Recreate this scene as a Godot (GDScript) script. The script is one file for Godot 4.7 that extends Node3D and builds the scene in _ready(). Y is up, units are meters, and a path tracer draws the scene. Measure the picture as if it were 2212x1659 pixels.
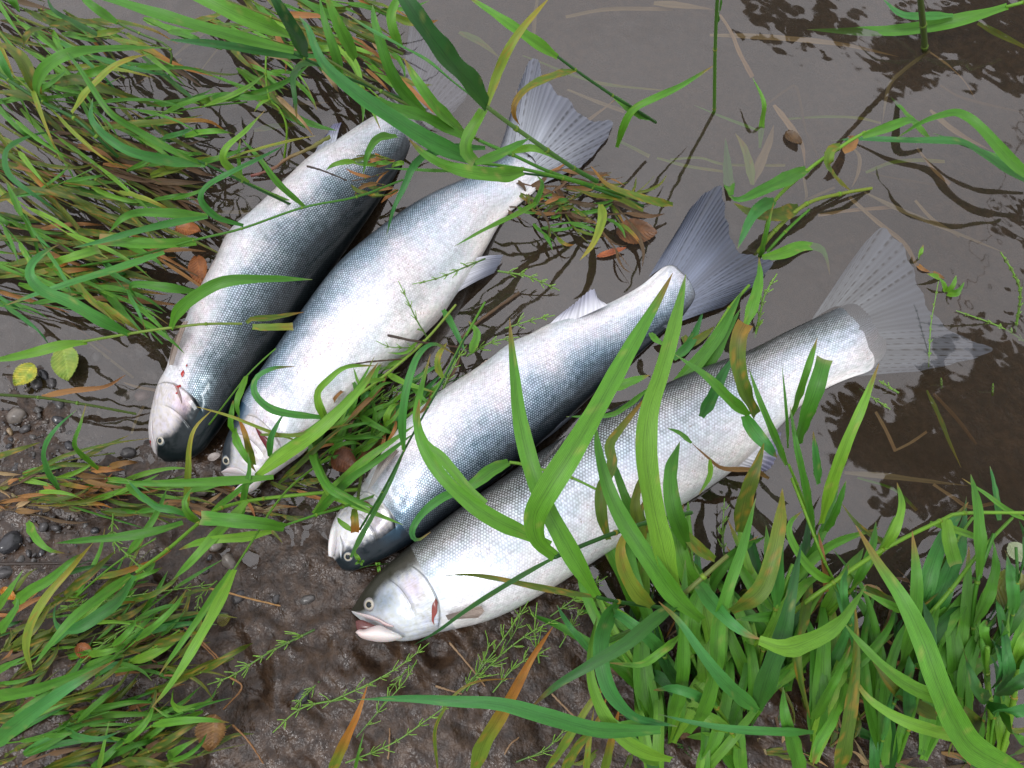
extends Node3D
# A river bank seen from above: four silver trout lying in wet grass at the water's edge.

const EYE := Vector3(0, 0.85, 0)
const TILT := 20.0
const FOCAL := 1703.0          # of a 2212 pixel wide picture
const ZONES := {"O": [0.0, 0.0, 1.0], "A": [0.0, 0.0, 0.3348], "B": [713.2, 0.0, 0.3348], "C": [1426.4, 0.0, 0.3551], "D": [0.0, 548.6, 0.3348], "E": [713.2, 548.6, 0.3348],
	"F": [1426.4, 548.6, 0.3551], "G": [0.0, 1097.2, 0.3348], "H": [713.2, 1097.2, 0.3348], "I": [1426.4, 1097.2, 0.3551], "J": [1042.3, 822.9, 0.3224], "K": [685.8, 1042.3, 0.21823], "M": [301.7, 795.5, 0.16533], "N": [438.9, 658.3, 0.27282]}

var rng := RandomNumberGenerator.new()
var used := {}
var nz := FastNoiseLite.new()
var nz2 := FastNoiseLite.new()
var ctrl: Array[Vector3] = []
var M := {}
var right_v: Vector3
var up_v: Vector3
var fwd_v: Vector3

# ---------------------------------------------------------------- helpers
func numbered(called: String) -> String:
	var n: int = used.get(called, -1) + 1
	used[called] = n
	return called if n == 0 else "%s_%03d" % [called, n]

func ray(zone: String, x: float, y: float) -> Vector3:
	var z: Array = ZONES[zone]
	var px: float = z[0] + x * z[2]
	var py: float = z[1] + y * z[2]
	return fwd_v + right_v * ((px - 1106.0) / FOCAL) + up_v * ((829.5 - py) / FOCAL)

func at(zone: String, x: float, y: float, h: float) -> Vector3:
	var d := ray(zone, x, y)
	return EYE + d * ((h - EYE.y) / d.y)

func metres(zone: String, px: float, p: Vector3) -> float:
	return px * ZONES[zone][2] * (p - EYE).dot(fwd_v) / FOCAL

func tag(o: Node, label: String, category: String, group := "", kind := "") -> void:
	o.set_meta("label", label)
	o.set_meta("category", category)
	if group: o.set_meta("group", group)
	if kind: o.set_meta("kind", kind)

func thing(called: String, label: String, category: String, where := Vector3.ZERO, group := "") -> Node3D:
	var o := Node3D.new()
	o.name = numbered(called)
	add_child(o)
	o.position = where
	tag(o, label, category, group)
	return o

func build(called: String, mesh: Mesh, mat: Material, parent: Node = null) -> MeshInstance3D:
	var o := MeshInstance3D.new()
	o.mesh = mesh
	o.material_override = mat
	if parent == null:
		o.name = numbered(called)
		add_child(o)
	else:
		var key := str(parent.get_instance_id()) + called
		var n: int = used.get(key, -1) + 1
		used[key] = n
		o.name = called if n == 0 else "%s_%03d" % [called, n]
		parent.add_child(o, true)
		if parent.get_parent() == self: o.position = -parent.position      # shapes are given in the scene's own axes
	return o

class Sheet:                      # vertices and triangles of one mesh
	var v := PackedVector3Array()
	var n := PackedVector3Array()
	var c := PackedColorArray()
	var uv := PackedVector2Array()
	var i := PackedInt32Array()
	func add(p: Vector3, col := Color.WHITE, t := Vector2.ZERO) -> int:
		v.append(p); c.append(col); uv.append(t); n.append(Vector3.ZERO)
		return v.size() - 1
	func tri(a: int, b: int, d: int) -> void:
		i.append(a); i.append(b); i.append(d)
	func quad(a: int, b: int, d: int, e: int) -> void:
		tri(a, b, d); tri(a, d, e)
	func grid(first: int, rows: int, cols: int, wrap := false) -> void:
		for r in rows - 1:
			for k in (cols if wrap else cols - 1):
				var k2 := (k + 1) % cols
				quad(first + r * cols + k, first + r * cols + k2, first + (r + 1) * cols + k2, first + (r + 1) * cols + k)
	func smooth() -> void:
		for k in range(0, i.size(), 3):
			var a := v[i[k]]
			var f := (v[i[k + 2]] - a).cross(v[i[k + 1]] - a)
			n[i[k]] += f; n[i[k + 1]] += f; n[i[k + 2]] += f
		for k in n.size():
			n[k] = n[k].normalized() if n[k].length_squared() > 1e-20 else Vector3.UP
	func mesh(own_normals := false) -> ArrayMesh:
		if not own_normals: smooth()
		var a := []
		a.resize(Mesh.ARRAY_MAX)
		a[Mesh.ARRAY_VERTEX] = v; a[Mesh.ARRAY_NORMAL] = n; a[Mesh.ARRAY_COLOR] = c; a[Mesh.ARRAY_TEX_UV] = uv; a[Mesh.ARRAY_INDEX] = i
		var m := ArrayMesh.new()
		m.add_surface_from_arrays(Mesh.PRIMITIVE_TRIANGLES, a)
		return m

func spline(p: Array, t: float) -> Vector3:      # Catmull-Rom, t 0..1
	var n := p.size() - 1
	if n < 1: return p[0]
	var f := clampf(t, 0.0, 1.0) * n
	var k := mini(int(f), n - 1)
	var a: Vector3 = p[maxi(k - 1, 0)] if k > 0 else p[0] * 2.0 - p[1]
	var b: Vector3 = p[k]
	var c: Vector3 = p[k + 1]
	var d: Vector3 = p[k + 2] if k + 2 <= n else p[n] * 2.0 - p[n - 1]
	return b.cubic_interpolate(c, a, d, f - k)

func even(p: Array, n: int) -> Array:            # n+1 points evenly spaced along the spline
	var fine := []
	var lens := [0.0]
	for k in 121:
		fine.append(spline(p, k / 120.0))
		if k: lens.append(lens[k - 1] + fine[k].distance_to(fine[k - 1]))
	var out := []
	var j := 0
	for k in n + 1:
		var want: float = lens[120] * k / n
		while j < 119 and lens[j + 1] < want: j += 1
		var span: float = maxf(lens[j + 1] - lens[j], 1e-9)
		out.append(fine[j].lerp(fine[j + 1], clampf((want - lens[j]) / span, 0, 1)))
	return out

func tube(s: Sheet, p: Array, r0: float, r1: float, c0: Color, c1: Color, sides := 7) -> void:
	var first := s.v.size()
	var n := p.size()
	var side := Vector3.RIGHT
	for k in n:
		var d: Vector3 = (p[mini(k + 1, n - 1)] - p[maxi(k - 1, 0)]).normalized()
		side = (side - d * side.dot(d))
		side = side.normalized() if side.length() > 0.01 else d.cross(Vector3(0.3, 0.2, 0.9)).normalized()
		var b := d.cross(side)
		var t := k / float(n - 1)
		var r := lerpf(r0, r1, t)
		for q in sides:
			var a := TAU * q / sides
			s.add(p[k] + side * (cos(a) * r) + b * (sin(a) * r), c0.lerp(c1, t), Vector2(q / float(sides), t * 3.0))
	s.grid(first, n, sides, true)
	var e := s.add(p[n - 1], c1, Vector2(0.5, 3))
	var f := s.add(p[0], c0)
	for q in sides:
		s.tri(first + (n - 1) * sides + q, first + (n - 1) * sides + (q + 1) % sides, e)
		s.tri(first + (q + 1) % sides, first + q, f)

# ---------------------------------------------------------------- colours of leaves (real base colours, linear)
func leaf_colour(kind: String, t: float, vary: float, x: float) -> Color:
	var g := Color(0.060, 0.225, 0.030)
	match kind:
		"g": g = Color(0.088, 0.265, 0.017).lerp(Color(0.076, 0.258, 0.030), t)
		"b": g = Color(0.058, 0.235, 0.030).lerp(Color(0.046, 0.215, 0.058), t)
		"k": g = Color(0.034, 0.135, 0.014).lerp(Color(0.026, 0.115, 0.030), t)
		"l": g = Color(0.150, 0.335, 0.022).lerp(Color(0.118, 0.315, 0.038), t)
		"y": g = Color(0.17, 0.27, 0.030).lerp(Color(0.26, 0.24, 0.025), smoothstep(0.4, 1.0, t))
		"d": g = Color(0.075, 0.135, 0.012).lerp(Color(0.10, 0.14, 0.014), t)
		"m": g = Color(0.11, 0.19, 0.018).lerp(Color(0.30, 0.13, 0.022), smoothstep(0.45, 0.95, t + vary * 0.3))
		"o": g = Color(0.30, 0.15, 0.035).lerp(Color(0.24, 0.10, 0.022), t)
		"s": g = Color(0.34, 0.25, 0.12).lerp(Color(0.28, 0.18, 0.08), t)
		"w": g = Color(0.13, 0.075, 0.028).lerp(Color(0.09, 0.05, 0.02), t)
	var k := 1.0 + 0.20 * vary
	k *= 1.0 + 0.22 * nz.get_noise_2d(x * 60.0 + vary * 300.0, t * 90.0)          # uneven growth along the blade
	if kind in "gblk":
		var fleck := nz.get_noise_2d(x * 2600.0 + vary * 91.0, t * 420.0 + 40.0)
		if fleck > 0.46: g = g.lerp(Color(0.34, 0.32, 0.10), minf((fleck - 0.46) * 3.0, 0.4))
	g = Color(g.r * k * (1.0 + 0.12 * vary), g.g * k, g.b * k)
	if kind in "gbly" and t > 0.93:
		g = g.lerp(Color(0.30, 0.30, 0.13), smoothstep(0.93, 1.0, t) * 0.6)
	if kind in "gblk" and vary > 0.25 and t > 0.80:          # withered tips
		g = g.lerp(Color(0.30, 0.17, 0.05), smoothstep(0.80, 0.97, t + 0.05 * nz.get_noise_2d(x * 300.0, vary * 900.0)) * 0.85)
	if kind in "ydm":
		var spot := nz.get_noise_2d(x * 900.0 + vary * 77.0, t * 420.0)
		if spot > 0.22: g = g.lerp(Color(0.36, 0.20, 0.03), minf((spot - 0.22) * 3.0, 0.75))
	return g

func leaf_mat(kind: String) -> Material:
	return M.dry if kind in "osw" else M.leaf

func leaf_mesh(p: Array, width: float, kind: String, roll := 0.0, cut := false, fold := 0.16) -> ArrayMesh:
	var s := Sheet.new()
	add_leaf(s, p, width, kind, roll, cut, fold)
	return s.mesh()

func add_leaf(s: Sheet, p: Array, width: float, kind: String, roll := 0.0, cut := false, fold := 0.16) -> void:
	var length := 0.0
	for k in p.size() - 1: length += p[k].distance_to(p[k + 1])
	var n := clampi(int(length / 0.006), 9, 54)
	var q := even(p, n)
	var vary := rng.randf_range(-1.0, 1.0)
	var ph := rng.randf() * 20.0
	var first := s.v.size()
	var last := Vector3.ZERO
	for k in n + 1:
		var t := k / float(n)
		var d: Vector3 = (q[mini(k + 1, n)] - q[maxi(k - 1, 0)]).normalized()
		var upw := Vector3(0.05, 1.0, 0.30).rotated(d, roll + 0.28 * sin(t * 3.3 + ph))
		var side := d.cross(upw)
		if side.length() < 0.15: side = last if last != Vector3.ZERO else right_v
		side = side.normalized()
		if last != Vector3.ZERO: side = (side + (last if last.dot(side) > 0 else -last) * 0.6).normalized()
		last = side
		var nrm := side.cross(d).normalized()
		if nrm.y < 0: nrm = -nrm
		var w := width * 0.5
		if cut: w *= 0.72 + 0.28 * sin(minf(t * 1.6, 1.0) * PI * 0.5)
		else: w *= (0.5 + 0.5 * smoothstep(0.0, 0.22, t)) * pow(maxf(1.0 - pow(maxf(t - 0.12, 0.0) / 0.88, 2.1), 0.0), 0.85)
		w = maxf(w * (1.0 + 0.05 * sin(t * 17.0 + ph) + 0.07 * nz2.get_noise_2d(t * 320.0, ph * 50.0)), 0.0002)
		for j in 5:
			var a := (j - 2) / 2.0
			var lift := absf(a) * fold * w * 2.0 + 0.10 * w * sin(t * 23.0 + ph * 3.0 + a * 2.0) * absf(a)
			s.add(q[k] + side * (a * w) + nrm * lift, leaf_colour(kind, t, vary, a), Vector2(0.5 + a * 0.5, t * length / 0.12))
	s.grid(first, n + 1, 5)

# a leaf traced as x, y, height in centimetres, from its base to its tip; its width in the same pixels
func leaf(parent: Node3D, zone: String, width: float, kind: String, list: Array, cut := false, roll := 0.0, called := "leaf_blade") -> MeshInstance3D:
	var p := []
	for k in range(0, list.size(), 3): p.append(at(zone, list[k], list[k + 1], list[k + 2] * 0.01))
	var w := metres(zone, width, p[p.size() / 2])
	return build(called, leaf_mesh(p, w, kind, roll, cut), leaf_mat(kind), parent)

func stalk(parent: Node3D, zone: String, width: float, kind: String, list: Array, called := "stem") -> MeshInstance3D:
	var p := []
	for k in range(0, list.size(), 3): p.append(at(zone, list[k], list[k + 1], list[k + 2] * 0.01))
	var w := metres(zone, width, p[p.size() / 2])
	var s := Sheet.new()
	var v := rng.randf_range(-1, 1)
	tube(s, even(p, 5 * p.size()), w * 0.5, w * 0.38, leaf_colour(kind, 0.1, v, 0.0), leaf_colour(kind, 0.6, v, 0.0))
	for k in range(1, p.size() - 1):             # the joints of the stalk
		var d: Vector3 = (p[k + 1] - p[k - 1]).normalized() * w * 0.35
		tube(s, [p[k] - d, p[k] - d * 0.4, p[k] + d * 0.4, p[k] + d], w * 0.55, w * 0.55, leaf_colour("l", 0.1, v, 0.0), leaf_colour("y", 0.1, v, 0.0))
	return build(called, s.mesh(), leaf_mat(kind), parent)

func grass(label: String, zone: String, x: float, y: float, group := "") -> Node3D:
	var w := at(zone, x, y, 0.0)
	return thing("grass_plant", label, "grass", Vector3(w.x, ground(w.x, w.z), w.z), group)

# where a thing stands, told by what is near it in the picture
const MARKS := [[150, 150, "the hoop shaped blade"], [480, 520, "the farthest trout's belly"], [330, 990, "the farthest trout's muzzle"], [585, 950, "the red gills"], [140, 785, "the ribbed yellow green leaf"], [35, 900, "the large grey pebble"], [20, 20, "the upper left corner"], [10, 450, "the left edge"],
	[430, 590, "the orange dead leaf"], [30, 1640, "the lower left corner"], [240, 1330, "the folded pale blades"], [420, 1380, "the drooping bright blade"], [530, 1290, "the tan straw"], [600, 1450, "the bare mud"], [1250, 1260, "the nearest trout's belly"], [1200, 1100, "the widest bent blade"], [1440, 900, "the tall pale veined blade"],
	[1640, 980, "the nearest trout's belly fin"], [2120, 1400, "the leafy herb"], [1900, 1450, "the widest corner blade"], [1900, 1160, "the long slanting stems"], [1120, 1480, "the yellow blotched blade"], [1300, 1560, "the long level blade"], [720, 1190, "the middle trout's muzzle"], [1240, 660, "the middle trout's tail fin"],
	[1050, 590, "the third trout's belly fin"], [1210, 250, "the third trout's tail"], [930, 130, "the farthest trout's tail"], [1010, 60, "the largest dark blade"], [1560, 540, "the raised dark tail"], [1790, 360, "the curled yellow blade"], [1950, 620, "the drowned tail"], [1545, 150, "the straight green stem"], [1990, 60, "the olive corner stem"],
	[1715, 295, "the small floating brown leaf"], [600, 5, "the top edge"], [760, 1655, "the bottom edge"], [745, 1000, "the crumpled brown leaf"], [130, 1215, "the rotten twig"], [2200, 330, "the right edge"], [250, 1030, "the small upright blades"], [270, 250, "the twisted hanging blade"], [1650, 1400, "the half dark arching blade"]]
var told := {}

func whereabouts(look: String, px: float, py: float) -> String:
	var near := MARKS.duplicate()
	near.sort_custom(func(a, b): return Vector2(a[0] - px, a[1] - py).length() < Vector2(b[0] - px, b[1] - py).length())
	var first := ""
	for k in 4:
		var d := Vector2(px - near[k][0], py - near[k][1])
		var w := "beside"
		if d.length() > 45.0:
			if absf(d.x) > absf(d.y): w = "right of" if d.x > 0 else "left of"
			else: w = "below" if d.y > 0 else "above"
		var text := "%s, %s %s" % [look, w, near[k][2]]
		if k == 0: first = text
		if not told.has(text):
			told[text] = true
			return text
	for k in 3:
		var d := Vector2(px - near[k][0], py - near[k][1])
		var text := "%s near %s, %s" % [look, near[k][2], near[k + 1][2]]
		if not told.has(text):
			told[text] = true
			return text
	return first

func noise_tex(n: FastNoiseLite, size: int, ramp: Gradient = null, normal := false, strength := 4.0) -> NoiseTexture2D:
	var t := NoiseTexture2D.new()
	t.width = size; t.height = size; t.seamless = true; t.noise = n
	if ramp: t.color_ramp = ramp
	if normal:
		t.as_normal_map = true
		t.bump_strength = strength
	return t

func new_noise(seed_: int, freq: float, octaves: int, type := FastNoiseLite.TYPE_SIMPLEX_SMOOTH) -> FastNoiseLite:
	var n := FastNoiseLite.new()
	n.seed = seed_; n.frequency = freq; n.fractal_octaves = octaves; n.noise_type = type
	return n

func material(colour: Color, rough: float, vertex := true, spec := 0.5) -> StandardMaterial3D:
	var m := StandardMaterial3D.new()
	m.albedo_color = colour.linear_to_srgb() if not vertex else Color.WHITE
	m.vertex_color_use_as_albedo = vertex
	m.roughness = rough
	m.metallic_specular = spec
	return m

# height of the mud, from a few soundings of the bank and the pool
func base_ground(x: float, z: float) -> float:
	var sum := 0.0
	var w := 0.0
	for c in ctrl:
		var d := (c.x - x) * (c.x - x) + (c.z - z) * (c.z - z) + 0.002
		var k := 1.0 / (d * d)
		sum += c.y * k; w += k
	return sum / w

func ground(x: float, z: float) -> float:
	return base_ground(x, z) + 0.0035 * nz.get_noise_2d(x * 160.0, z * 160.0) + 0.002 * nz2.get_noise_2d(x * 900.0, z * 900.0)

func make_materials() -> void:
	# leaf: fine parallel veins and a pale midrib
	var im := Image.create(64, 256, false, Image.FORMAT_RGB8)
	var n := new_noise(5, 0.05, 3)
	for y in 256:
		for x in 64:
			var a := absf(x - 31.5) / 31.5
			var v := 0.88 + 0.07 * sin(x * 1.55) + 0.09 * n.get_noise_2d(x * 6.0, y * 0.5) + 0.05 * n.get_noise_2d(x * 9.0 + 400.0, y * 5.0)
			v += 0.07 * exp(-a * a * 260.0) - 0.10 * exp(-pow((a - 0.10) * 9.0, 2.0))
			v = clampf(v, 0.0, 1.0)
			im.set_pixel(x, y, Color(v, v, v * 0.97))
	var vein := ImageTexture.create_from_image(im)
	var lf := material(Color.WHITE, 0.46, true, 0.40)
	lf.albedo_texture = vein
	lf.heightmap_enabled = true; lf.heightmap_texture = vein; lf.heightmap_scale = 0.035
	lf.backlight_enabled = true; lf.backlight = Color(0.30, 0.42, 0.16)
	M.leaf = lf
	var dry := material(Color.WHITE, 0.55)
	dry.albedo_texture = vein
	dry.heightmap_enabled = true; dry.heightmap_texture = vein; dry.heightmap_scale = 0.06
	M.dry = dry
	M.herb = material(Color.WHITE, 0.45)
	M.herb.backlight_enabled = true; M.herb.backlight = Color(0.2, 0.3, 0.1)
	# wet mud
	var ramp := Gradient.new()
	ramp.offsets = PackedFloat32Array([0.0, 0.42, 0.62, 1.0])
	ramp.colors = PackedColorArray([Color(0.13, 0.092, 0.060), Color(0.255, 0.188, 0.132), Color(0.315, 0.238, 0.172), Color(0.42, 0.33, 0.245)])
	var mud := material(Color.WHITE, 0.55)
	mud.albedo_texture = noise_tex(new_noise(11, 0.02, 6), 1024, ramp)
	mud.uv1_triplanar = true; mud.uv1_world_triplanar = true; mud.uv1_scale = Vector3(3.1, 3.1, 3.1)
	mud.normal_enabled = true; mud.normal_texture = noise_tex(new_noise(12, 0.05, 5), 1024, null, true, 9.0); mud.normal_scale = 0.5
	var rr := Gradient.new()
	rr.offsets = PackedFloat32Array([0.3, 0.7]); rr.colors = PackedColorArray([Color(0.24, 0.24, 0.24), Color(0.50, 0.50, 0.50)])
	mud.roughness = 1.0
	mud.roughness_texture = noise_tex(new_noise(13, 0.012, 3), 512, rr)
	M.mud = mud
	# murky water
	var w := StandardMaterial3D.new()
	w.transparency = BaseMaterial3D.TRANSPARENCY_ALPHA
	w.albedo_color = Color(0.19, 0.15, 0.095, 0.46)
	w.roughness = 0.03
	w.metallic_specular = 0.71
	w.clearcoat_enabled = true; w.clearcoat = 1.0; w.clearcoat_roughness = 0.02
	M.water = w
	M.pebble = material(Color.WHITE, 0.32)
	M.pebble.normal_enabled = true; M.pebble.normal_texture = noise_tex(new_noise(31, 0.03, 4), 256, null, true, 2.0)
	M.pebble.uv1_triplanar = true; M.pebble.uv1_scale = Vector3(30, 30, 30); M.pebble.normal_scale = 0.4
	M.bark = material(Color.WHITE, 0.9)
	M.drop = StandardMaterial3D.new()
	M.drop.refraction_enabled = true; M.drop.refraction_scale = 0.033; M.drop.albedo_color = Color(1, 1, 1, 0.02); M.drop.roughness = 0.02
# ---------------------------------------------------------------- the scene
func _ready() -> void:
	rng.seed = 7
	nz = new_noise(3, 0.02, 3)
	nz2 = new_noise(4, 0.02, 2)
	var cam := Camera3D.new()
	cam.name = "camera"
	cam.position = EYE
	cam.rotation_degrees = Vector3(TILT - 90.0, 0, 0)
	cam.fov = rad_to_deg(2.0 * atan(829.5 / FOCAL))
	cam.near = 0.02; cam.far = 200.0
	add_child(cam)
	right_v = cam.transform.basis.x
	up_v = cam.transform.basis.y
	fwd_v = -cam.transform.basis.z
	var env := Environment.new()
	env.background_mode = Environment.BG_SKY
	env.tonemap_mode = Environment.TONE_MAPPER_LINEAR
	env.tonemap_exposure = 1.10
	env.sdfgi_enabled = true; env.ssao_enabled = true; env.ssil_enabled = true
	var sky := Sky.new()
	var pm := PanoramaSkyMaterial.new()
	var im := Image.create(256, 128, false, Image.FORMAT_RGBF)
	var cl := new_noise(61, 1.0, 4)
	for y in 128:
		var e := PI * (0.5 - (y + 0.5) / 128.0)
		for x in 256:
			var a := TAU * x / 256.0
			var d := Vector3(cos(a) * cos(e), sin(e), sin(a) * cos(e))
			var l := (1.0 + 2.0 * maxf(d.y, 0.0)) / 3.0 * 1.66
			l *= 1.0 + 0.34 * cl.get_noise_3dv(d * 1.7)
			im.set_pixel(x, y, Color(l * 0.985, l * 0.972, l * 1.025))
	pm.panorama = ImageTexture.create_from_image(im)
	pm.energy_multiplier = 1.0
	sky.sky_material = pm
	env.sky = sky
	var we := WorldEnvironment.new()
	we.name = "environment"
	we.environment = env
	add_child(we)
	var sun := DirectionalLight3D.new()
	sun.name = "sun"
	sun.light_energy = 0.38
	sun.light_angular_distance = 12.0
	sun.light_color = Color(1.0, 0.99, 0.985)
	sun.shadow_enabled = true
	sun.look_at_from_position(Vector3(-0.9, 2.0, 0.55), Vector3.ZERO, Vector3.UP)
	add_child(sun)

	# soundings: picture x, y, height of the mud in centimetres (the pool's surface is 0)
	var sound := [0, 0, -3, 500, 200, -3, 200, 500, -2.5, 250, 690, -1.2, 230, 900, -0.7, 60, 960, 0.5, 100, 1150, 1.2, 40, 800, -0.3, 300, 1250, 1.5, 300, 1020, 0.3, 200, 1500, 3, 700, 1300, 1.0, 700, 1500, 2.2,
		1000, 1600, 2.6, 630, 1170, 0.25, 800, 1010, -0.7, 1100, 850, -2, 1150, 1330, 0.5, 1350, 1250, -0.4, 1350, 1500, 1.3, 1600, 1600, 1.8, 1500, 900, -3, 1700, 300, -6, 2200, 0, -8, 2100, 800, -6, 2000, 1200, -3,
		1900, 1340, -1.0, 2150, 1450, -0.8, 2100, 1620, 1.2, 1300, 300, -4, 900, 0, -5, 1600, 1260, -0.6, 1000, 1400, 1.5, 500, 1050, 0.3, -600, 900, 1.5, -900, 1700, 8, 1100, 2300, 8, 2900, 1700, 4, 3200, 700, -12, 2600, -900, -25, 800, -1200, -25, -800, -500, -6, 450, 700, -1.0, 900, 1150, 0.2]
	for k in range(0, sound.size(), 3):
		var p := at("O", sound[k], sound[k + 1], 0.0)
		ctrl.append(Vector3(p.x, sound[k + 2] * 0.01, p.z))
	make_materials()
	make_ground()
	make_water()
	canopy("leafy alder behind the right shoulder of the view, mirrored dark in the pool", Vector3(1.75, 0.05, 0.95), [[mirrored("O", 2380, 980, 2.6), 0.5, -1], [mirrored("O", 2140, 860, 2.6), 0.30, 0], [mirrored("O", 2010, 1000, 2.6), 0.26, 1], [mirrored("O", 1890, 930, 2.6), 0.17, 2], [mirrored("O", 2190, 1060, 2.7), 0.30, 0], [mirrored("O", 1800, 960, 2.6), 0.07, 3], [mirrored("O", 2260, 470, 2.6), 0.12, 0],
		[mirrored("O", 2280, 30, 2.7), 0.5, -1], [mirrored("O", 2090, 50, 2.7), 0.34, 7], [mirrored("O", 1960, 130, 2.6), 0.20, 8], [mirrored("O", 2200, 110, 2.6), 0.24, 7], [mirrored("O", 1830, 60, 2.6), 0.10, 9], [mirrored("O", 1690, 40, 2.6), 0.14, 11]], 5)
	make_trout()
	make_left_grass()
	make_top_grass()
	make_right_grass()
	make_middle_grass()
	make_low_grass()
	make_small_things()
	make_wild_growth()
# ---------------------------------------------------------------- fish
class Fish:
	var root: Node3D
	var a0: Vector2                # snout and tail base in the picture
	var ax: Vector2
	var len_px: float
	var back: Array
	var belly: Array
	var half: Array = []           # per fine station: half width vector, centre, half thickness
	var mid: Array = []
	var thick: Array = []
	var head := 0.2
	var roll := 0.0
	var look := {}

func along(poly: Array, f: Fish, a: float) -> Vector2:     # point of an outline at the share a of the fish's axis
	for k in poly.size() - 1:
		var t0: float = (poly[k] - f.a0).dot(f.ax) / f.len_px
		var t1: float = (poly[k + 1] - f.a0).dot(f.ax) / f.len_px
		if a <= t1 or k == poly.size() - 2:
			return poly[k].lerp(poly[k + 1], clampf((a - t0) / maxf(t1 - t0, 1e-6), 0.0, 1.0))
	return poly[-1]

func smooth_poly(list: Array) -> Array:
	var p := []
	for k in range(0, list.size(), 2): p.append(Vector3(list[k], list[k + 1], 0))
	var out := []
	for q in even(p, 90): out.append(Vector2(q.x, q.y))
	return out

const ST := 200

func fish_frame(f: Fish, back: Array, belly: Array, base: Array, ratio: float) -> void:
	f.back = smooth_poly(back)
	f.belly = smooth_poly(belly)
	f.a0 = (f.back[0] + f.belly[0]) * 0.5
	var e: Vector2 = (f.back[-1] + f.belly[-1]) * 0.5
	f.len_px = f.a0.distance_to(e)
	f.ax = (e - f.a0) / f.len_px
	for k in ST + 1:
		var s := k / float(ST)
		var b := along(f.back, f, s)
		var v := along(f.belly, f, s)
		var fb := s * (base.size() - 1)
		var g: float = lerpf(base[int(fb)], base[mini(int(fb) + 1, base.size() - 1)], fb - int(fb))
		var w := (at("O", b.x, b.y, 0.04) - at("O", v.x, v.y, 0.04)).length() * 0.5
		var r := ratio * lerpf(0.80, 1.0, smoothstep(0.0, 0.25, s)) * lerpf(1.0, 0.5, smoothstep(0.45, 1.0, s))
		var t := w * r
		var y := g + t
		var pb := at("O", b.x, b.y, y)
		var pv := at("O", v.x, v.y, y)
		f.half.append((pb - pv) * 0.5)
		f.mid.append((pb + pv) * 0.5)
		f.thick.append(t)
	for turn in 3:                 # even out the trace
		for k in range(1, ST):
			f.half[k] = (f.half[k - 1] + f.half[k] * 2.0 + f.half[k + 1]) * 0.25
			f.mid[k] = (f.mid[k - 1] + f.mid[k] * 2.0 + f.mid[k + 1]) * 0.25
			f.thick[k] = (f.thick[k - 1] + f.thick[k] * 2.0 + f.thick[k + 1]) * 0.25

func fish_point(f: Fish, s: float, phi: float, lift := 0.0) -> Vector3:
	var x := clampf(s, 0.0, 1.0) * ST
	var k := mini(int(x), ST - 1)
	var q := x - k
	var h: Vector3 = f.half[k].lerp(f.half[k + 1], q)
	var c: Vector3 = f.mid[k].lerp(f.mid[k + 1], q)
	var t: float = lerpf(f.thick[k], f.thick[k + 1], q)
	t *= lerpf(1.0, 0.20, smoothstep(0.80, 1.0, s))
	if s > 1.0:                    # the scaled root of the tail thins out over the fin rays, in an arc
		var g := clampf((s - 1.0) / 0.05, 0.0, 1.0)
		c += (f.mid[ST] - f.mid[ST - 6]).normalized() * (g * h.length() * 0.75)
		h *= sqrt(maxf(1.0 - g * g * 0.80, 0.0))
		t *= pow(1.0 - g, 0.7) * 0.94 + 0.06
	var cs := cos(phi)
	var sn := sin(phi)
	var hl := h.length()
	var ca := signf(cs) * pow(absf(cs), 0.92)
	var sa := signf(sn) * pow(absf(sn), 0.86)
	if sn < 0: sa *= 0.85
	return c + h * (ca * (1.0 + lift / maxf(hl, 0.004) * 0.8)) + Vector3(0, sa * (t + lift), 0)

# raised cheek and gill cover, the step at its edge, the jaw line, the lateral furrow
func fish_relief(f: Fish, s: float, w: float, up: float) -> float:
	if up <= 0.0: return 0.0
	var hx := s / f.head
	var out := 0.0
	if hx < 1.35:
		var edge := 1.0 - 0.26 * pow(absf(w + 0.08), 2.0)
		var e := hx - edge
		var fade := smoothstep(-0.98, -0.80, w) * (1.0 - smoothstep(0.40, 0.62, w))
		if e < 0.0: out += 0.0018 * smoothstep(-0.55, -0.04, e) * (1.0 - smoothstep(-0.02, 0.0, e)) * fade
		else: out -= 0.0011 * (1.0 - smoothstep(0.0, 0.14, e)) * fade
		var pre := hx - (0.68 - 0.22 * pow(absf(w + 0.05), 2.0))
		out -= 0.0010 * exp(-pre * pre * 2600.0) * fade
		var cheek := Vector2(hx - 0.36, (w - 0.22) * 0.62)
		out -= 0.0012 * exp(-cheek.length_squared() * 60.0)
		out += 0.0004 * nz2.get_noise_2d(hx * 260.0, w * 200.0) * fade
	else:
		out += 0.0008 * nz.get_noise_2d(s * 160.0, w * 40.0)
		out -= 0.0006 * exp(-pow((w - 0.10) * 26.0, 2.0)) * smoothstep(1.35, 1.6, hx)
	return out * up

func fish_uv(s: float, phi: float, f: Fish) -> Vector2:
	var u := (s / f.head * 0.26) if s < f.head else 0.26 + (s - f.head) / (1.055 - f.head) * 0.74
	var v := (phi + PI * 0.25) / (PI * 1.5)
	if v > 1.0: v = 1.0 - (v - 1.0) * 3.0
	return Vector2(u, clampf(v, 0.002, 0.998))

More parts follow.
